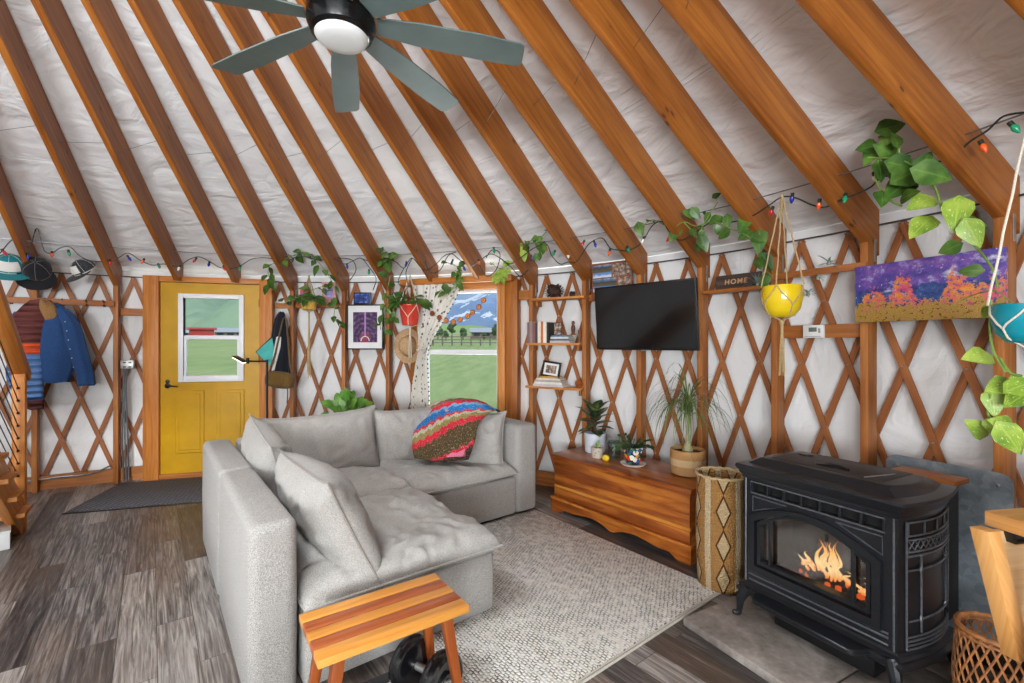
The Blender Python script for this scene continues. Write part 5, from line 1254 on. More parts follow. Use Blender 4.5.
def planter(label, px, py, r, R_, H, shape, potmat, cord, top, tassel, foliage, seed, fmat='pothos', L=.07, nl=30, wave=0):
    """a pot in a macrame hanger; py is the row of the rim"""
    p = cyl(px, py, r); t = thing('hanging_planter', label, 'hanging planter', p)
    b = B(); prof = {'cone': [(.62, -1), (.68, -.98), (.98, -.08), (1.03, -.06), (1.03, 0), (.95, 0), (.9, -.1)],
                     'round': [(.30, -1), (.62, -.95), (.88, -.74), (1.0, -.45), (1.0, -.15), (.96, 0), (.91, 0), (.92, -.12)],
                     'basket': [(.78, -1), (.9, -.95), (1.0, -.4), (.98, 0), (.92, 0), (.9, -.2)]}[shape]
    b.lathe([(a*R_, z*H) for a, z in prof], 32, capb=False); b.done('pot', potmat, t, 45)
    b = B(); b.lathe([(.001, -.14*H), (.93*R_, -.13*H)], 20, capa=False, capb=False); b.done('soil', M['soil'], t)
    tp = cyl(top[0], top[1], r)-p; tp.x *= .5 if abs(tp.x) < .1 else 1; tp = V((0, 0, tp.z)) if abs(tp.x) < .2 else tp
    b = B(); bot = V((0, 0, -H-.02)); cw = .0048
    pr = [(a*R_+cw*.6, z*H) for a, z in prof if z < .001]
    for i in range(4):
        a = pi/4+pi/2*i; e = V((cos(a), sin(a), 0)); rim = e*(R_*1.04+.003)
        up = [tp.lerp(rim, q/10)+V((sin(q*1.9)*.002, 0, 0)) for q in range(11)]; b.tube(up, cw, 6)
        for s in (-1, 1):                        # net: cords part at the rim and meet a neighbour's on the belly
            def on(zf, ang):
                z = zf*H; rr = R_
                for (ra, za), (rb, zb) in zip([(x[0], x[1]) for x in prof[:6]], [(x[0], x[1]) for x in prof[1:6]]):
                    if za <= zf <= zb and zb > za: rr = R_*(ra+(rb-ra)*(zf-za)/(zb-za)); break
                return V((cos(ang)*(rr+.004), sin(ang)*(rr+.004), z))
            b.tube([on(-.02, a), on(-.25, a+s*.25), on(-.5, a+s*pi/4*.8), on(-.62, a+s*pi/4)], cw*.8, 6)
        b.tube([on(-.62, a+pi/4), on(-.85, a+pi/4), on(-.99, a+pi/4), bot], cw*.8, 6)
    b.ball(bot+V((0, 0, -.008)), .014, 8, (1, 1, 1.4)); b.ball(tp, .012, 8)
    q = random.Random(seed)
    for i in range(14):
        a = q.random()*6.28; d = V((cos(a), sin(a), 0))*.010; b.tube([bot+V((0, 0, -.015)), bot+d+V((0, 0, -tassel*.4)), bot+d*(1.2+q.random()*.6)+V((0, 0, -tassel*q.uniform(.88, 1.0)))], .0032, 5)
    b.tube([bot, bot+V((0, 0, -tassel*.35))], .009, 6)
    b.done('macrame_hanger', cord, t, 60)
    b = B(); s = B(); q = random.Random(seed)
    for i in range(foliage):
        a = q.random()*6.28; el = q.uniform(.1, 1.3); l = R_*q.uniform(.5, 1.15); c = V((cos(a)*cos(el)*R_*.5, sin(a)*cos(el)*R_*.5, -.05*H)); d = V((cos(a)*cos(el), sin(a)*cos(el), sin(el)*.9)); e = c+d*l
        s.tube([c, c+d*l*.6+V((0, 0, .01)), e], .0022, 5); ld = (d+V((0, 0, -.7))).normalized(); b.leaf(e, ld, V((0, -.6, 1)), L*q.uniform(.7, 1.1), L*.7, True, .25, .15)
    b.done('foliage', M[fmat], t, 60); s.done('stem', M['stem'], t, 60)
    return t
M['strawpot'] = plain('mustard_woven_pot', (196, 156, 60), .8, 0, .2, 70, bump=.6); M['redpot'] = plain('red_planter', (206, 62, 44), .42, 0, .06, 8); M['yellowpot'] = plain('yellow_glazed_pot', (222, 190, 24), .14, 0, .04, 6, .6); M['tealpot'] = plain('teal_glazed_pot', (14, 134, 152), .15, 0, .08, 6, .6)
planter('small mustard yellow pot in a long jute hanger, right of the yellow door', 309, 302, 4.33, .075, .085, 'basket', M['strawpot'], M['jute'], (309, 276), .72, 38, 1, 'pothos', .10)
planter('red pot in a white macrame hanger left of the window curtain', 410, 305, 4.36, .118, .215, 'cone', M['redpot'], M['cotton'], (412, 275), .34, 60, 2, 'pothos', .105)
planter('glossy yellow pot in a jute macrame hanger between the HOME sign and the thermostat', 782, 286, 4.20, .107, .19, 'round', M['yellowpot'], M['jute'], (782, 196), .33, 0, 3)
planter('teal glazed pot in a white cord hanger at the right edge before the painting', 1029, 304, 4.02, .098, .145, 'round', M['tealpot'], M['cotton'], (1022, 120), .42, 6, 4, 'pothos_light', .10)
# trailing vines along the rafter feet
vine('trailing_vine', 'trailing green vine over the small mustard pot, right of the yellow door', [[(266, 266), (278, 262), (292, 256), (305, 252), (318, 262), (330, 278), (336, 296), (334, 316), (338, 324)], [(282, 304), (292, 300), (300, 296), (312, 290), (324, 286)], [(268, 272), (270, 284)]], 4.28, (26, 14, 6), .105, 'pothos', 21)
vine('trailing_vine', 'bushy green vine clump on the rafter foot above the framed picture', [[(384, 262), (389, 256), (384, 250)], [(390, 276), (386, 298), (382, 322), (386, 332)], [(392, 290), (396, 300), (392, 318)]], 4.28, (14, 14, 10), .10, 'pothos', 31)
vine('trailing_vine', 'pale green vine hanging before the top of the window curtain', [[(445, 262), (456, 266), (462, 272), (456, 284), (448, 292), (440, 290)], [(455, 270), (461, 278), (452, 288)]], 4.32, (8, 6), .085, 'pothos', 41, [(446, 289, -60, .11, 0), (463, 263, 30, .09, 0)])
vine('trailing_vine', 'bright green vine leaves at the right end of the window header', [[(490, 262), (498, 268), (506, 270)], [(502, 272), (500, 278)]], 4.30, (3, 5), .08, 'pothos_light', 51, [(508, 263, 20, .10, 0), (499, 277, -100, .13, 0), (505, 274, -60, .10, 0), (495, 278, -130, .11, 0), (520, 248, -80, .10, 0), (524, 256, -80, .11, 0)])
vine('trailing_vine', 'dark green vine cluster on the rafter above the left end of the wall shelf', [[(524, 246), (532, 240), (540, 238), (546, 232)], [(538, 240), (544, 246), (540, 254)]], 4.25, (8, 8), .085, 'pothos', 61, [(537, 258, -100, .08, 0)])
vine('trailing_vine', 'green vine spreading over the two rafters above the television', [[(640, 228), (652, 220), (666, 226)], [(672, 230), (684, 222), (696, 226), (712, 222), (726, 226), (740, 232), (752, 240), (758, 256), (764, 268), (772, 276)], [(700, 232), (706, 220), (718, 202)], [(684, 222), (696, 236), (704, 246)]], 4.20, (2, 7, 2, 2), .085, 'pothos', 71, [(640, 230, -80, .12, 0), (674, 234, -120, .13, 0), (690, 213, 170, .12, 0), (696, 214, -60, .10, 0), (715, 220, -150, .11, 0), (727, 222, -100, .10, 0), (743, 225, -120, .12, 0), (745, 235, -150, .11, 0), (759, 242, -100, .15, 0), (768, 262, -60, .12, 0), (717, 195, 30, .06, 0), (704, 244, -70, .12, 0)])
vine('pothos', 'large green pothos climbing over the bright rafter above the colourful painting', [[(866, 158), (880, 158), (900, 160), (920, 170), (935, 188), (944, 214), (958, 232), (975, 246), (992, 268), (998, 288)], [(900, 160), (898, 142)], [(878, 160), (876, 180), (890, 200), (902, 206)]], 4.12, (6, 2, 3), .10, 'pothos', 81,
     [(893, 126, 15, .13, 0), (868, 147, 190, .12, 0), (870, 156, -130, .11, 0), (896, 168, -110, .15, 0), (906, 166, -20, .15, 0), (912, 172, 30, .16, 0), (898, 188, -150, .17, 0), (935, 174, -20, .16, -.05), (925, 160, 60, .10, 0), (885, 150, 160, .12, 0)], .005, .3, 'plant')
vine('pothos_vine', 'light green pothos leaves hanging below the teal pot at the right edge', [[(991, 300), (990, 330), (994, 352), (1002, 366), (1006, 372)], [(1000, 358), (1010, 372), (1022, 376)], [(990, 394), (988, 414), (1000, 430)]], 3.98, (0, 1, 1), .08, 'pothos_light', 91,
     [(978, 356, 180, .125, 0), (1002, 386, 185, .13, 0), (1018, 398, 200, .12, 0), (994, 404, -95, .10, 0), (978, 428, 150, .11, 0), (1003, 424, 160, .11, 0), (1012, 440, -60, .13, 0), (1022, 385, 30, .1, 0), (921, 202, 200, .14, .12), (921, 226, 215, .15, .12), (957, 214, -110, .155, .12), (973, 234, -75, .125, .12)], .0045)
# plant behind the sofa
M['roundleaf'] = leafmat('round_leaf', (64, 112, 40), (92, 142, 54), (132, 172, 80))
pp = fl(352, 404, .80); t = thing('leafy_plant', 'bright green round-leaved plant in a grey pot behind the far corner of the sofa', 'potted plant', (.31, 4.15, 0))
b = B(); b.lathe([(.10, 0), (.11, .01), (.14, .26), (.13, .265), (.12, .22)], 24, capb=False); b.done('pot', plain('grey_pot', (120, 120, 122), .6), t)
b = B(); b.lathe([(.001, .23), (.125, .235)], 16, capa=False, capb=False); b.done('soil', M['soil'], t)
b = B(); s = B(); q = random.Random(5)
for i in range(70):
    a = i*2.4; el = q.uniform(.35, 1.45); l = q.uniform(.38, .66); d = V((cos(a)*cos(el)*.34, sin(a)*cos(el)*.34, .62+.40*sin(el))); e = V((0, 0, .22))+d*l
    s.tube([V((0, 0, .22)), V((0, 0, .22))+d*l*.6+V((0, 0, .03)), e], .004, 5); b.leaf(e, (d+V((0, 0, -.8))).normalized(), V((0, -1, .7)), .115, .10, True, .2, .1)
b.done('foliage', M['roundleaf'], t, 60); s.done('stem', M['stem'], t, 60)
# ================================================================== PICTURES, SHELVES, TELEVISION
def flat(px0, px1, r):                           # chord of the wall between two columns
    a, c = cyl(px0, 300, r), cyl(px1, 300, r); a.z = c.z = 0; d = c-a; return a, d.length, math.atan2(d.y, d.x)
def zrow(px, py, r): return cyl(px, py, r).z
# framed print
a, L, rz = flat(347, 383.5, 4.555); za, zb = zrow(365, 349.5, 4.555), zrow(365, 304.5, 4.555)
t = thing('framed_picture', 'black framed purple print with a white mat on the wall above the far sofa corner', 'picture', (a.x, a.y, za), rz)
H = zb-za; fwid = .014
b = B()
for q in ((0, L, 0, fwid), (0, L, H-fwid, H), (0, fwid, fwid, H-fwid), (L-fwid, L, fwid, H-fwid)): b.lbox(q[0], q[1], -.016, .012, q[2], q[3], .002)
b.done('frame', M['black'], t)
b = B(); b.lbox(fwid, L-fwid, .0, .01, fwid, H-fwid); b.done('mat', M['white'], t)
g = G('purple_print'); x, _, z = g.sep(g.map(g.co(), (1/L, 1, 1/H))); ax = g.math('ABSOLUTE', g.math('SUBTRACT', x, .5))
rr_ = g.math('SQRT', g.math('ADD', g.math('POWER', ax, 2.0), g.math('POWER', g.math('SUBTRACT', z, .25), 2.0))); wv = g.math('SINE', g.math('MULTIPLY', rr_, 60.0)); nz = g.noise(g.co(), 30, 4)
pc = g.ramp(g.math('ADD', g.math('MULTIPLY', wv, .09), nz), [(.3, (26, 20, 40)), (.48, (60, 38, 78)), (.62, (104, 66, 112)), (.8, (160, 112, 150))])
pc = g.mix(g.math('MULTIPLY', g.math('LESS_THAN', rr_, .13), .75), pc, srgb((150, 48, 62)))
pc = g.mix(g.math('MULTIPLY', g.math('LESS_THAN', ax, .02), g.math('GREATER_THAN', z, .3)), pc, srgb((170, 130, 190)))
g.pbr(pc, .3); M['print'] = g.m
b = B(); b.lbox(L*.17, L*.83, -.002, .001, H*.16, H*.83); o = b.done('print', M['print'], t)
b = B()
for i in range(15):
    a1 = pi*(i/14); b.ball((L*.5+L*.11*cos(a1), -.003, H*.20+H*.09*sin(a1)), .006, 6, (1, .3, 1))
b.done('arch_motif', M['white'], o)
a, L, rz = flat(353.5, 371, 4.60); za = zrow(362, 304, 4.60)
t = thing('blue_photo_print', 'small dark blue photo print standing on the black picture frame', 'picture', (a.x, a.y, zrow(365, 304.3, 4.60)), rz)
g = G('blue_print'); pz = g.noise(g.co(), 22, 4); g.pbr(g.ramp(pz, [(.35, (14, 22, 60)), (.55, (34, 58, 140)), (.7, (120, 160, 220))]), .3); M['blueprint'] = g.m
b = B(); b.lbox(0, L, 0, .012, 0, .135, .002); b.done('backing', M['black'], t); b = B(); b.lbox(.010, L-.010, -.002, .0, .015, .12); b.done('print', M['blueprint'], t)
# small cards behind the mustard pot
for (px0, px1, py0, py1, c, lab) in ((300, 308, 289, 304, (206, 84, 84), 'pink card pinned behind the left of the mustard pot'), (322, 336, 282, 304, (206, 150, 144), 'pale pink card with a violet square behind the trailing vine right of the mustard pot')):
    a, L, rz = flat(px0, px1, 4.60); z0 = zrow(px0, py1, 4.6); hh = zrow(px0, py0, 4.6)-z0
    t = thing('greeting_card', lab, 'card', (a.x, a.y, z0), rz)
    b = B(); b.lbox(0, L, 0, .006, 0, hh, .001); b.done('card', plain('card_paper', c, .7, 0, .1, 20), t)
    b = B(); b.lbox(L*.2, L*.8, -.0015, 0, hh*.3, hh*.75); b.done('printed_square', plain('card_print', (150, 140, 196), .6, 0, .2, 30), t)
# straw hat
t, p = wthing('straw_hat', 'tan straw hat hanging on the wall under the red pot', 'hat', 409, 346, 4.52)
M['straw'] = plain('straw_weave', (176, 142, 104), .85, 0, .14, 60, bump=.5)
b = B(); b.lathe([(.001, .115), (.05, .115), (.078, .10), (.088, .06), (.092, .0)], 28, capa=False, capb=False)
for v in b.bm.verts: v.co.y *= 1.2
b.xf(MX.Rotation(pi/2, 4, 'X') @ MX.Rotation(.3, 4, 'Z')); b.done('crown', M['straw'], t, 60)
b = B(); b.lathe([(.088, .004), (.12, .0), (.155, .008), (.158, .012), (.12, .005), (.09, .009)], 32, capa=False, capb=False)
for v in b.bm.verts: v.co.y *= 1.22; v.co.z += .03*(v.co.x/.15)**2
b.xf(MX.Rotation(pi/2, 4, 'X')); b.done('brim', M['straw'], t, 60)
b = B(); b.tube([V((.093*cos(q), .093*1.2*sin(q), .016)) for q in [2*pi*i/28 for i in range(28)]], .006, 6, True); b.xf(MX.Rotation(pi/2, 4, 'X')); b.done('band', plain('hat_band', (120, 88, 58), .8), t)
# curtain
wa, wrz_, wx0_, wx1_ = WINP
g = G('curtain_cloth'); uv = g.co('UV'); n1 = g.noise(g.map(uv, (9, 30, 1)), 1.0, 2, .5, 1.2); n2 = g.vor(g.map(uv, (16, 44, 1)), 1.0)
wmask = g.math('GREATER_THAN', g.math('SINE', g.math('MULTIPLY', g.sep(uv)[0], 31.0)), .35)
cc = g.mix(g.math('MULTIPLY', g.math('LESS_THAN', n2.outputs['Distance'], .34), g.math('MULTIPLY', wmask, .85)), srgb((222, 217, 208)), srgb((44, 42, 42)))
cc = g.mix(g.math('MULTIPLY', g.math('GREATER_THAN', n1, .68), .6), cc, srgb((92, 86, 80))); g.pbr(cc, .9, 0, None, .1); M['curtain'] = g.m
t = thing('curtain', 'white curtain with black marks and pompom edge, tied left of the back window', 'curtain', (wa.x, wa.y, 1.0), wrz_)
zt_ = 2.055; wz = lambda px, py: CAM.z-(py-Y0)*((wa+V((cos(wrz_), sin(wrz_), 0))*lx(px)).y-CAM.y)/F
def cedge(v):                                    # rows of the photo -> left and right columns of the cloth
    ks = [(282, 416, 465), (300, 417, 457), (318, 419, 447), (335, 420, 437), (350, 421, 430), (362, 418, 429), (385, 414, 430), (418, 411, 431), (445, 410, 432)]
    y = 282+(445-282)*v
    for (ya, la, ra), (yb, lb, rb) in zip(ks, ks[1:]):
        if ya <= y <= yb: f = (y-ya)/(yb-ya); return y, la+(lb-la)*f, ra+(rb-ra)*f
    return y, ks[-1][1], ks[-1][2]
def cf(off):
    def fn(u, v):
        y, l, r_ = cedge(v); px = l+(r_-l)*u; return V((lx(px), -.055+off+.016*sin(u*44+v*2), wz(px, y)-1.0))
    return fn
b = B(); b.sheet(cf(0), 60, 30); b.sheet(cf(.006), 60, 30, True); b.done('cloth', M['curtain'], t, 80)
b = B(); b.ball((0, 0, 0), .010, 6); po_ = b.done('pompom', M['black'], t)
for i in range(34):
    p = cf(-.006)(1.0, i/33*.92)+V((.008, 0, 0)); o = po_
    if i: o = po_.copy(); COL.objects.link(o); o.parent = t
    o.location = p
b = B(); y, l, r_ = cedge(.42); b.tube([cf(-.012)(u/10, .42)+V((0, -.012, .004*u)) for u in range(11)], .010, 6); b.done('tieback', M['cotton'], t)
# orange slice garland
sl_px = [(430, 307), (436, 314), (443, 318), (449.6, 321), (456.7, 322), (463.5, 320), (471, 316.5), (475.6, 313), (482, 307.5), (486.6, 301)]
gl_ = [V((lx(x), -.085, wz(x, y))) for x, y in sl_px]; og = (wa.x, wa.y, 0)
t = thing('orange_garland', 'string of dried orange slices hanging across the window', 'garland', og, wrz_)
M['orange'] = plain('dried_orange', (196, 116, 40), .6, 0, .2, 60); M['peel'] = plain('orange_peel', (120, 58, 26), .7)
b = B(); b.tube(smooth_path([V((lx(424), -.08, wz(424, 299)))]+gl_+[V((lx(493), -.08, wz(493, 292)))], 4), .0018, 5); b.done('string', M['brownstem'], t)
for i, p in enumerate(gl_):
    b = B(); b.lathe([(.001, -.003), (.024, -.003), (.024, .003), (.001, .003)], 20, capa=False, capb=False); b.xf(MX.Translation(p) @ MX.Rotation(pi/2, 4, 'X')); o = b.done('orange_slice', M['orange'] if i > 2 else M['peel'], t)
    b = B(); b.tube([p+V((.025*cos(q), 0, .025*sin(q))) for q in [2*pi*j/20 for j in range(20)]], .0045, 6, True); b.ball(p+V((0, -.003, 0)), .006, 6, (1, .4, 1)); b.done('rind', M['peel'], o)
# wall shelves between two posts
def shelf(label, px0, px1, py, rz_in=0, dep=.15, r=4.555, grp=None):
    a, L, rz = flat(px0, px1, r-.06); z = zrow((px0+px1)/2, py, r-.06)
    t = thing('wall_shelf', label, 'shelf', (a.x, a.y, z), rz); b = B(); b.lbox(0, L, 0, dep, -.022, 0, .003); b.done('board', M['shelf'], t)
    for x in (.03, L-.05):
        b = B(); b.lbox(x, x+.02, .06, dep, -.075, -.022, .002); b.done('cleat', M['post'], t)
    return MX.Translation((a.x, a.y, z)) @ MX.Rotation(rz, 4, 'Z'), rz, L
s1, r1_, L1 = shelf('top wooden wall shelf holding a dark pine cone, left of the television', 530, 584, 297)
s2, r2_, L2 = shelf('middle wooden wall shelf holding upright books, left of the television', 526, 579, 343)
s3, r3_, L3 = shelf('lowest wooden wall shelf holding a photo frame on books, above the cedar chest', 525, 581, 387)
def on_shelf(m, x, y): return m @ V((x, y, .0005))
def pinecone(label, pos, r, seed):
    t = thing('pine_cone', label, 'pine cone', pos); b = B(); q = random.Random(seed)
    b.ball((0, 0, r*.72), r*.62, 12, (1.35, 1, .95))
    for i in range(90):
        a = i*2.4; zf = -.9+1.8*i/90; rr = (1-zf*zf)**.5; c = V((cos(a)*rr*.62*1.35, sin(a)*rr*.62, zf*.6))*r+V((0, 0, r*.72)); d = V((cos(a)*rr, sin(a)*rr, zf+.3)); b.leaf(c, d, V((0, 0, 1)), r*.42, r*.36, False, .2, .2, 3)
    b.done('scales', plain('pine_cone', (58, 38, 28), .8, 0, .3, 40), t, 60)
pinecone('large dark pine cone on the top wall shelf', on_shelf(s1, .24, .055), .085, 2)
pinecone('small dark pine cone at the right end of the top wall shelf', on_shelf(s1, .43, .06), .034, 3)
def book(label, m, rz, x, w, h, d, col, y=.01, flat_=False, z=0, grp='books on the wall shelves', lean=0):
    pos = m @ V((x, y, z+.0005)); t = thing('book', label, 'book', pos, rz+lean, grp)
    cm_ = plain('book_cover', col, .6, 0, .06, 30); pm = M['pages']
    if flat_:                                    # lying: width along x, depth along y, h thick
        b = B(); b.lbox(0, w, 0, d, 0, .003); b.lbox(0, w, 0, d, h-.003, h); b.lbox(0, w, -.003, .002, 0, h); b.done('cover', cm_, t)
        b = B(); b.lbox(.003, w-.003, .002, d-.003, .003, h-.003); b.done('pages', pm, t)
    else:
        b = B(); b.lbox(0, .003, 0, d, 0, h); b.lbox(w-.003, w, 0, d, 0, h); b.lbox(0, w, -.003, .002, 0, h); b.done('cover', cm_, t)
        b = B(); b.lbox(.003, w-.003, .002, d-.004, .003, h-.004); b.done('pages', pm, t)
    return t
M['pages'] = plain('book_pages', (214, 204, 184), .9, 0, .05, 60)
bk = [(.026, .205, (120, 96, 96), 'grey mauve book at the left end of the upright row'), (.030, .215, (150, 128, 120), 'tan grey book second in the upright row'), (.030, .205, (128, 84, 88), 'dusty maroon book third in the upright row'), (.026, .20, (70, 60, 58), 'thin dark brown book in the middle of the upright row'), (.034, .21, (222, 214, 200), 'wide white book right of the dark brown book'), (.024, .205, (196, 104, 56), 'orange spined book between the white books'), (.036, .205, (228, 222, 206), 'cream book right of the orange book'), (.022, .20, (50, 46, 46), 'black book at the right end of the upright row')]
x = .012
for w, h, c, lab in bk: book(lab+' on the middle wall shelf', s2, r2_, x, w, h, .13, c, .006); x += w+.0015
z = 0
for w, h, c, lab in ((.21, .022, (186, 176, 160), 'bottom cream book'), (.20, .016, (64, 86, 120), 'navy blue book second from the bottom'), (.19, .018, (206, 204, 200), 'pale grey book third from the bottom'), (.17, .014, (96, 120, 150), 'grey blue topmost book')):
    book(lab+' of the flat stack on the middle wall shelf', s2, r2_, x+.012+(.21-w)*.4, w, h, .125, c, .004, True, z); z += h+.0008
pz = s2 @ V((x+.03, .05, z)); t = thing('photo_card', 'dark photo card standing on the flat book stack of the middle wall shelf', 'photo', pz, r2_)
b = B(); b.lbox(0, .085, 0, .004, .0005, .125, .001); b.done('card', M['black'], t)
g = G('photo_print'); g.pbr(g.ramp(g.noise(g.co(), 34, 3), [(.35, (52, 44, 40)), (.5, (126, 104, 90)), (.65, (190, 176, 160))]), .4); M['photo'] = g.m
b = B(); b.lbox(.006, .079, -.001, 0, .008, .118); b.done('print', M['photo'], t)
def figurine(label, pos, rz, h, c):
    t = thing('carved_figurine', label, 'figurine', pos, rz); b = B()
    b.lathe([(.022, 0), (.024, .008), (.015, .02), (.019, h*.3), (.021, h*.5), (.016, h*.66), (.010, h*.72), (.017, h*.82), (.016, h*.92), (.006, h)], 14); b.done('body', plain('carved_wood', c, .6, 0, .2, 30), t, 60)
    b = B(); b.lathe([(.026, 0), (.026, .006)], 14); b.done('plinth', M['leg'], t)
figurine('tall dark carved wooden figurine at the right of the middle wall shelf', s2 @ V((L2-.075, .035, z+.001)), r2_, .135, (84, 52, 36))
figurine('short brown carved figurine at the right end of the middle wall shelf', s2 @ V((L2-.022, .06, .001)), r2_, .13, (110, 68, 42))
z = 0
for w, h, c, lab in ((.33, .024, (196, 186, 186), 'widest pale pink book at the bottom'), (.30, .020, (222, 216, 206), 'white book second from the bottom'), (.29, .018, (168, 160, 158), 'grey book third from the bottom'), (.26, .018, (214, 204, 190), 'cream book fourth from the bottom'), (.19, .016, (190, 150, 60), 'ochre topmost book')):
    book(lab+' of the stack on the lowest wall shelf', s3, r3_, .09+(.33-w)*.5, w, h, .13, c, .002, True, z); z += h+.0008
pz = s3 @ V((.155, .045, z)); t = thing('framed_photo', 'black framed photo leaning on the book stack of the lowest wall shelf', 'photo frame', pz, r3_)
mm = MX.Rotation(R(-10), 4, 'X') @ MX.Rotation(R(6), 4, 'Y')
b = B()
for q in ((0, .20, 0, .02), (0, .20, .135, .155), (0, .02, .02, .135), (.18, .20, .02, .135)): b.lbox(q[0], q[1], -.008, .008, q[2]+.001, q[3], .002)
b.xf(mm); b.done('frame', M['black'], t); b = B(); b.lbox(.02, .18, -.002, .004, .02, .135); b.xf(mm); b.done('mat', M['white'], t); b = B(); b.lbox(.045, .155, -.004, -.002, .04, .115); b.xf(mm); b.done('photo', M['photo'], t)
pz = s3 @ V((L3-.045, .05, .0)); t = thing('wooden_disc', 'reddish brown wooden disc standing at the right end of the lowest wall shelf', 'ornament', pz, r3_)
b = B(); b.lathe([(.001, -.012), (.030, -.012), (.038, -.004), (.038, .004), (.030, .012), (.001, .012)], 24, capa=False, capb=False); b.xf(MX.Translation((0, 0, .0395)) @ MX.Rotation(pi/2, 4, 'X')); b.done('disc', M['cedar'], t, 45); b = B(); b.lbox(-.012, .012, -.01, .01, .0005, .006, .001); b.done('stand', M['leg'], t)
# photo collage poster behind the television
a, L, rz = flat(592, 632, 4.585); za, zb = zrow(594, 294, 4.585), zrow(594, 264, 4.585)
t = thing('photo_collage', 'brown framed photo collage of landscapes on the wall above the left end of the television', 'picture', (a.x, a.y, za-.06), rz); H = zb-za+.06
b = B(); b.lbox(0, L, 0, .015, 0, H, .002); b.done('backing', plain('brown_mat', (126, 74, 48), .7), t)
g = G('landscape_photo'); x, _, z = g.sep(g.co()); nz = g.noise(g.co(), 16, 5); zz_ = g.math('ADD', g.math('MULTIPLY', g.math('FRACT', g.math('MULTIPLY', z, 8.0)), .8), g.math('MULTIPLY', nz, .4))
g.pbr(g.ramp(zz_, [(.3, (96, 84, 52)), (.46, (52, 62, 74)), (.6, (104, 128, 160)), (.75, (216, 222, 230)), (.9, (88, 132, 190))]), .3); M['landscape'] = g.m
for q in ((.012, L*.5, H*.60, H-.02), (.012, L*.62, H*.22, H*.57), (L*.53, L*.68, H*.60, H-.02), (L*.70, L*.84, H*.62, H-.02), (L*.86, L-.012, H*.62, H-.02), (L*.66, L*.8, H*.22, H*.57), (L*.82, L-.012, H*.22, H*.57)):
    b = B(); b.lbox(q[0], q[1], -.0015, 0, q[2], q[3]); b.done('photo', M['landscape'] if q[0] < .1 else M['photo'], t)
# television on a tilting bracket
pa, pb = cyl(597, 349, 4.50), cyl(698.5, 351.5, 4.47); zb_ = (pa.z+pb.z)/2; d = pb-pa; d.z = 0; L = d.length; rz = math.atan2(d.y, d.x)
tv = thing('television', 'black flat television on the wall above the cedar chest', 'television', (pa.x, pa.y, zb_), rz); H = .555
tm = MX.Rotation(R(4.5), 4, 'X')
b = B(); b.lbox(0, L, 0, .03, 0, H, .004); b.lbox(.15, L-.15, .03, .06, .08, H-.15, .01); b.xf(tm); b.done('casing', M['black'], tv)
b = B(); b.lbox(.012, L-.012, -.0015, .0, .018, H-.012); b.xf(tm); b.done('screen', plain('tv_screen', (8, 8, 9), .12, 0, .02, 3, .5), tv)
b = B(); b.lbox(L/2-.02, L/2+.02, -.004, .01, -.006, .002, .001); b.xf(tm); b.done('sensor', M['metalplate'], tv)
b = B(); b.lbox(L/2-.10, L/2+.10, .055, .12, .15, .38, .004); b.done('bracket', M['black'], tv)
# HOME sign on its ledge
a, L, rz = flat(702.5, 762, 4.50); z = zrow(702.5, 291, 4.50)
t = thing('wall_shelf', 'narrow wooden ledge shelf under the HOME sign, right of the television', 'shelf', (a.x, a.y, z), rz)
b = B(); b.lbox(0, L, 0, .10, -.025, 0, .003); b.done('board', M['rafter'], t)
hm_ = MX.Translation((a.x, a.y, z)) @ MX.Rotation(rz, 4, 'Z')
sp = hm_ @ V((.075, .045, .0005)); t = thing('home_sign', 'dark weathered wooden sign reading HOME on the ledge right of the television', 'sign', sp, rz)
M['signwood'] = wood('dark_sign_wood', (44, 34, 30), (66, 52, 46), (88, 72, 62), .7, knots=False)
mm = MX.Rotation(R(-8), 4, 'X'); b = B(); b.lbox(0, .33, 0, .018, 0, .108, .002); b.xf(mm); so_ = b.done('board', M['signwood'], t)
M['signtext'] = plain('tan_letters', (186, 146, 104), .7, 0, .1, 30)
cu = bpy.data.curves.new('letters', 'FONT'); cu.body = 'HOME'; cu.size = .052; cu.extrude = .001; cu.space_character = 1.25; cu.align_x = 'CENTER'; cu.offset = .0012
tmp = bpy.data.objects.new('tmp_letters', cu); COL.objects.link(tmp); me = bpy.data.meshes.new_from_object(tmp.evaluated_get(bpy.context.evaluated_depsgraph_get())); bpy.data.objects.remove(tmp)
me.transform(mm @ MX.Translation((.155, -.0022, .036)) @ MX.Rotation(pi/2, 4, 'X')); me.materials.clear(); me.materials.append(M['signtext']); me.name = 'letters'
lo_ = bpy.data.objects.new('letters', me); COL.objects.link(lo_); lo_.parent = t
def airplant(label, pos, n, L, seed, flatd=None):
    t = thing('air_plant', label, 'air plant', pos); b = B(); q = random.Random(seed)
    for i in range(n):
        a = i*2.4; el = q.uniform(-.1, 1.2); d = V((cos(a)*cos(el), sin(a)*cos(el), sin(el))); b.leaf((0, 0, .012), d, (0, 0, 1), L*q.uniform(.7, 1.1), .012, False, .5, .3)
    b.ball((0, 0, .012), .014, 8); b.done('rosette', M['airleaf'], t, 60)
airplant('silvery air plant at the right of the HOME sign', hm_ @ V((.40, .012, .0)), 34, .10, 3)
for (px, py, n, L, lab) in ((808, 293, 14, .07, 'small silvery sprig on the rail right of the yellow pot'), (818, 277, 8, .05, 'tiny white tipped sprig on the rail above the thermostat'), (829, 262, 12, .085, 'dark silvery sprig sticking up from the rail left of the painting')):
    p = cyl(px, py, 4.53); p.z = cyl(px, py, 4.53).z-.02; airplant(lab, p, n, L, px)
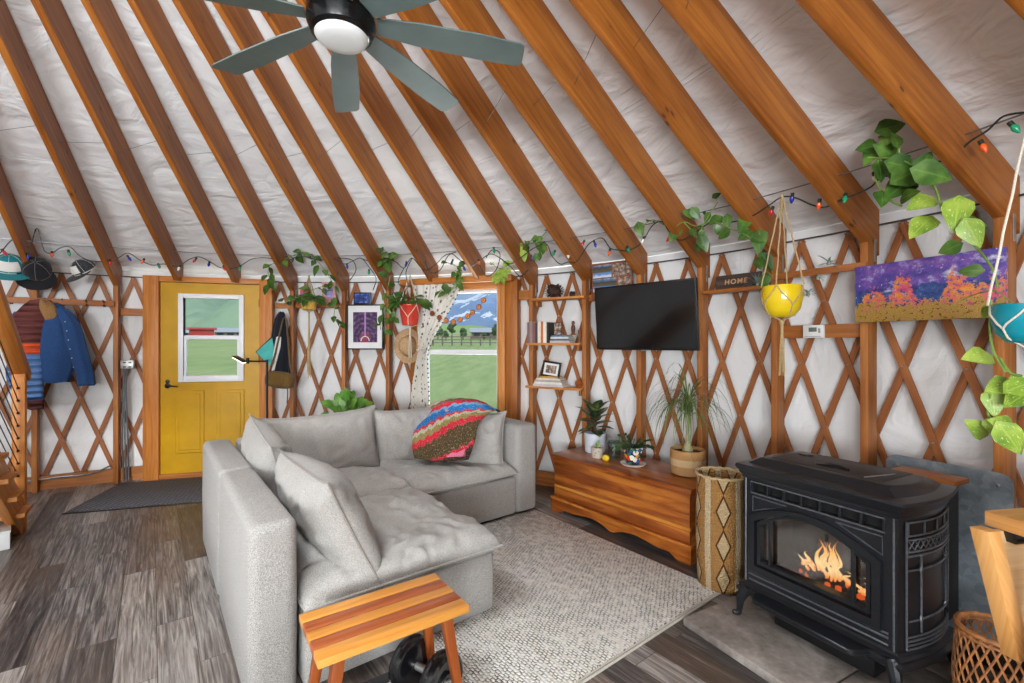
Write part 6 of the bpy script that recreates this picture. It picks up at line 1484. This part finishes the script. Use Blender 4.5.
# thermostat
t, p = wthing('thermostat', 'white thermostat with a grey screen on the wooden board right of the yellow pot', 'thermostat', 815, 331.5, 4.615)
b = B(); b.lbox(-.062, .062, -.028, .0, -.042, .042, .006); b.done('case', M['white'], t); b = B(); b.lbox(-.024, .024, -.030, -.028, -.002, .026); b.done('screen', plain('lcd_screen', (92, 104, 92), .3), t)
b = B(); b.lbox(.034, .046, -.031, -.028, -.01, .02, .002); b.lbox(-.05, .05, -.0295, -.028, -.034, -.03); b.done('buttons', M['metalplate'], t)
# painting
a, L, rz = flat(855, 1005, 4.53); za, zb = zrow(855, 321, 4.53), zrow(855, 266, 4.53); za = (za+zrow(1005, 319, 4.53))/2
H = zrow(930, 257, 4.53)-za
H = (zb+zrow(1005, 248, 4.53))/2-za
t = thing('canvas_painting', 'wide unframed painting of purple sky over orange autumn trees, right of the thermostat', 'painting', (a.x, a.y, za), rz)
g = G('autumn_painting'); co = g.map(g.co(), (1/L, 1, 1/H)); x, _, z = g.sep(co); c2 = g.co()
n1 = g.noise(c2, 9, 5, .65); n2 = g.noise(c2, 26, 4, .7); n3 = g.noise(c2, 60, 3, .7); tre = g.noise(g.map(c2, (1, 1, .2)), 7.5, 2, .5)
sky_ = g.ramp(g.math('ADD', g.math('MULTIPLY', n1, .7), g.math('MULTIPLY', n2, .3)), [(.36, (58, 44, 104)), (.48, (86, 72, 150)), (.56, (120, 84, 160)), (.64, (150, 150, 204)), (.70, (206, 206, 226))])
hill_ = g.ramp(n2, [(.3, (34, 46, 92)), (.55, (58, 84, 140)), (.72, (104, 120, 172))])
tree_ = g.ramp(g.math('ADD', g.math('MULTIPLY', n2, .5), g.math('MULTIPLY', n1, .5)), [(.40, (176, 66, 110)), (.47, (206, 96, 104)), (.52, (206, 122, 66)), (.58, (222, 158, 62)), (.64, (190, 96, 60))])
low_ = g.ramp(g.noise(c2, 48, 3, .8), [(.38, (58, 62, 40)), (.43, (176, 96, 50)), (.47, (190, 170, 70)), (.505, (84, 108, 60)), (.54, (214, 134, 70)), (.58, (110, 128, 62)), (.63, (206, 110, 110))])
hm2 = g.math('ADD', .56, g.math('MULTIPLY', g.math('SUBTRACT', n1, .5), .35)); c_ = g.mix(g.math('LESS_THAN', z, hm2), sky_, hill_)
cl_ = g.noise(g.map(c2, (1, 1, 1.8), (0, 0, 0), (3.3, 0, 1.1)), 7, 5, .7); c_ = g.mix(g.math('MULTIPLY', g.math('MULTIPLY', g.math('SUBTRACT', cl_, .55, clamp=True), 7.0, clamp=True), g.math('GREATER_THAN', z, .45)), c_, srgb((214, 214, 232)))
prof_ = g.sep(g.ramp(x, [(0, (.12, .12, .12, 1)), (.10, (.52, .52, .52, 1)), (.20, (.58, .58, .58, 1)), (.27, (.34, .34, .34, 1)), (.33, (.70, .70, .70, 1)), (.41, (.78, .78, .78, 1)), (.47, (.34, .34, .34, 1)), (.62, (.30, .30, .30, 1)), (.70, (.74, .74, .74, 1)), (.80, (.56, .56, .56, 1)), (.86, (.50, .50, .50, 1)), (1, (.55, .55, .55, 1))]))[0]
th_ = g.math('ADD', prof_, g.math('MULTIPLY', g.math('SUBTRACT', n2, .5), .75)); dab_ = g.math('GREATER_THAN', g.noise(c2, 42, 3, .7), .44)
c_ = g.mix(g.math('MULTIPLY', g.math('LESS_THAN', z, th_), dab_), c_, tree_)
lw_ = g.math('ADD', .20, g.math('MULTIPLY', g.math('SUBTRACT', n2, .4), .9)); c_ = g.mix(g.math('LESS_THAN', z, lw_), c_, low_)
c_ = g.mix(g.math('MULTIPLY', g.math('GREATER_THAN', n3, .66), g.math('GREATER_THAN', z, .3)), c_, srgb((206, 200, 222)))
g.pbr(c_, .45, 0, g.bump(n3, .3, .004), .3); M['painting'] = g.m
b = B(); b.lbox(0, L, 0, .03, 0, H, .002); b.done('canvas', M['painting'], t)
# ================================================================== STRING LIGHTS
SLP_ = [[(-8, 258), (0, 253), (12, 240), (18, 246), (30, 246), (37, 228), (44, 250), (52, 253), (60, 248), (70, 247), (80, 256), (92, 261), (108, 261), (118, 258), (128, 253), (140, 260), (152, 265), (164, 264), (178, 266), (190, 259), (200, 257), (212, 263), (222, 268), (238, 267), (252, 259), (268, 258), (284, 262), (300, 256), (318, 260), (332, 258), (345, 264), (360, 258), (368, 266), (376, 278), (373, 290)],
        [(360, 258), (374, 262), (386, 258), (396, 262), (404, 268), (412, 258), (424, 270), (436, 264), (444, 256), (452, 254), (460, 260), (470, 266), (478, 262), (490, 254), (500, 258), (510, 264), (520, 258), (534, 248), (546, 244), (552, 256), (560, 264), (568, 262), (576, 262), (582, 254), (590, 243), (602, 238), (610, 248), (618, 250), (630, 250), (642, 242), (652, 226), (662, 222), (672, 236), (682, 240), (696, 232), (712, 222), (732, 222), (752, 216), (768, 206), (782, 197), (796, 198), (812, 205), (826, 207), (840, 200), (856, 194), (872, 186), (884, 172), (896, 168), (912, 170), (926, 164), (944, 160), (960, 150), (972, 140), (988, 130), (1004, 116), (1030, 112)],
        [(404, 268), (398, 282), (404, 290), (402, 306)], [(412, 258), (406, 272), (408, 284)], [(424, 258), (430, 272), (440, 270), (448, 256), (456, 252)], [(478, 262), (486, 276), (496, 270), (500, 254), (492, 250), (486, 258)], [(500, 258), (512, 268), (520, 276), (528, 270)], [(338, 258), (352, 260), (356, 270), (350, 280)]]
sp0 = cyl(410, 260, 4.26); t = thing('string_lights', 'green wired string of coloured holiday bulbs looping along the rafter feet around the room', 'string lights', sp0)
M['wire'] = plain('dark_green_wire', (26, 34, 28), .5)
b = B()
paths_ = [smooth_path([cyl(x, y, 4.26) for x, y in pa], 5) for pa in SLP_]
for pa in paths_: b.tube(pa, .0045, 5)
b.done('wire', M['wire'], t, 60, True)
BC = {'r': (196, 40, 44), 'b': (44, 58, 168), 'o': (228, 92, 36), 'g': (24, 150, 104), 'w': (236, 232, 220)}
bmats = {k: (lambda gg: (gg.pbr(srgb(c), .2, 0, None, .6), gg.m)[1])(G('bulb_glass_'+{'r': 'red', 'b': 'blue', 'o': 'orange', 'g': 'green', 'w': 'white'}[k])) for k, c in BC.items()}
protos = {}
tinv = PM[t.name].inverted()
sock = None
for (x, y, c) in ((4, 252, 'r'), (28, 256, 'b'), (52, 254, 'o'), (69, 253, 'g'), (110, 262, 'r'), (129, 258, 'b'), (143, 261, 'o'), (159, 266, 'g'), (179, 268, 'w'), (195, 260, 'r'), (209, 264, 'b'), (224, 268, 'r'), (240, 268, 'g'), (347, 266, 'b'), (369, 272, 'g'), (406, 264, 'b'), (452, 262, 'b'), (464, 268, 'b'), (479, 262, 'o'), (494, 250, 'g'), (532, 258, 'b'), (546, 248, 'o'), (554, 253, 'g'), (568, 255, 'w'), (583, 243, 'r'), (595, 244, 'b'), (609.5, 252, 'o'), (628, 249, 'g'), (643, 240, 'w'), (669, 238, 'r'), (693, 231, 'b'), (706, 215, 'r'), (771.5, 211, 'r'), (792, 198, 'b'), (819, 204, 'o'), (845, 198, 'g'), (874.5, 177, 'w'), (927, 171, 'b'), (983, 146, 'o'), (1014, 127, 'g')):
    p = cyl(x, y, 4.25)
    if c not in protos:
        b = B(); b.lathe([(.001, -.034), (.006, -.028), (.0125, -.012), (.0130, -.004), (.009, .008), (.008, .012)], 12); o = b.done('bulb', bmats[c], t, 60); o.location = tinv @ p; protos[c] = o
        s = B(); s.lathe([(.010, .008), (.010, .028), (.006, .03)], 10); so_ = s.done('bulb_socket', M['wire'], o)
    else:
        o = protos[c].copy(); COL.objects.link(o); o.parent = t; o.location = tinv @ p
        s2_ = protos[c].children[0].copy(); COL.objects.link(s2_); s2_.parent = o
    o.rotation_euler = (rnd.uniform(-.5, .5), rnd.uniform(-.6, .6), 0)
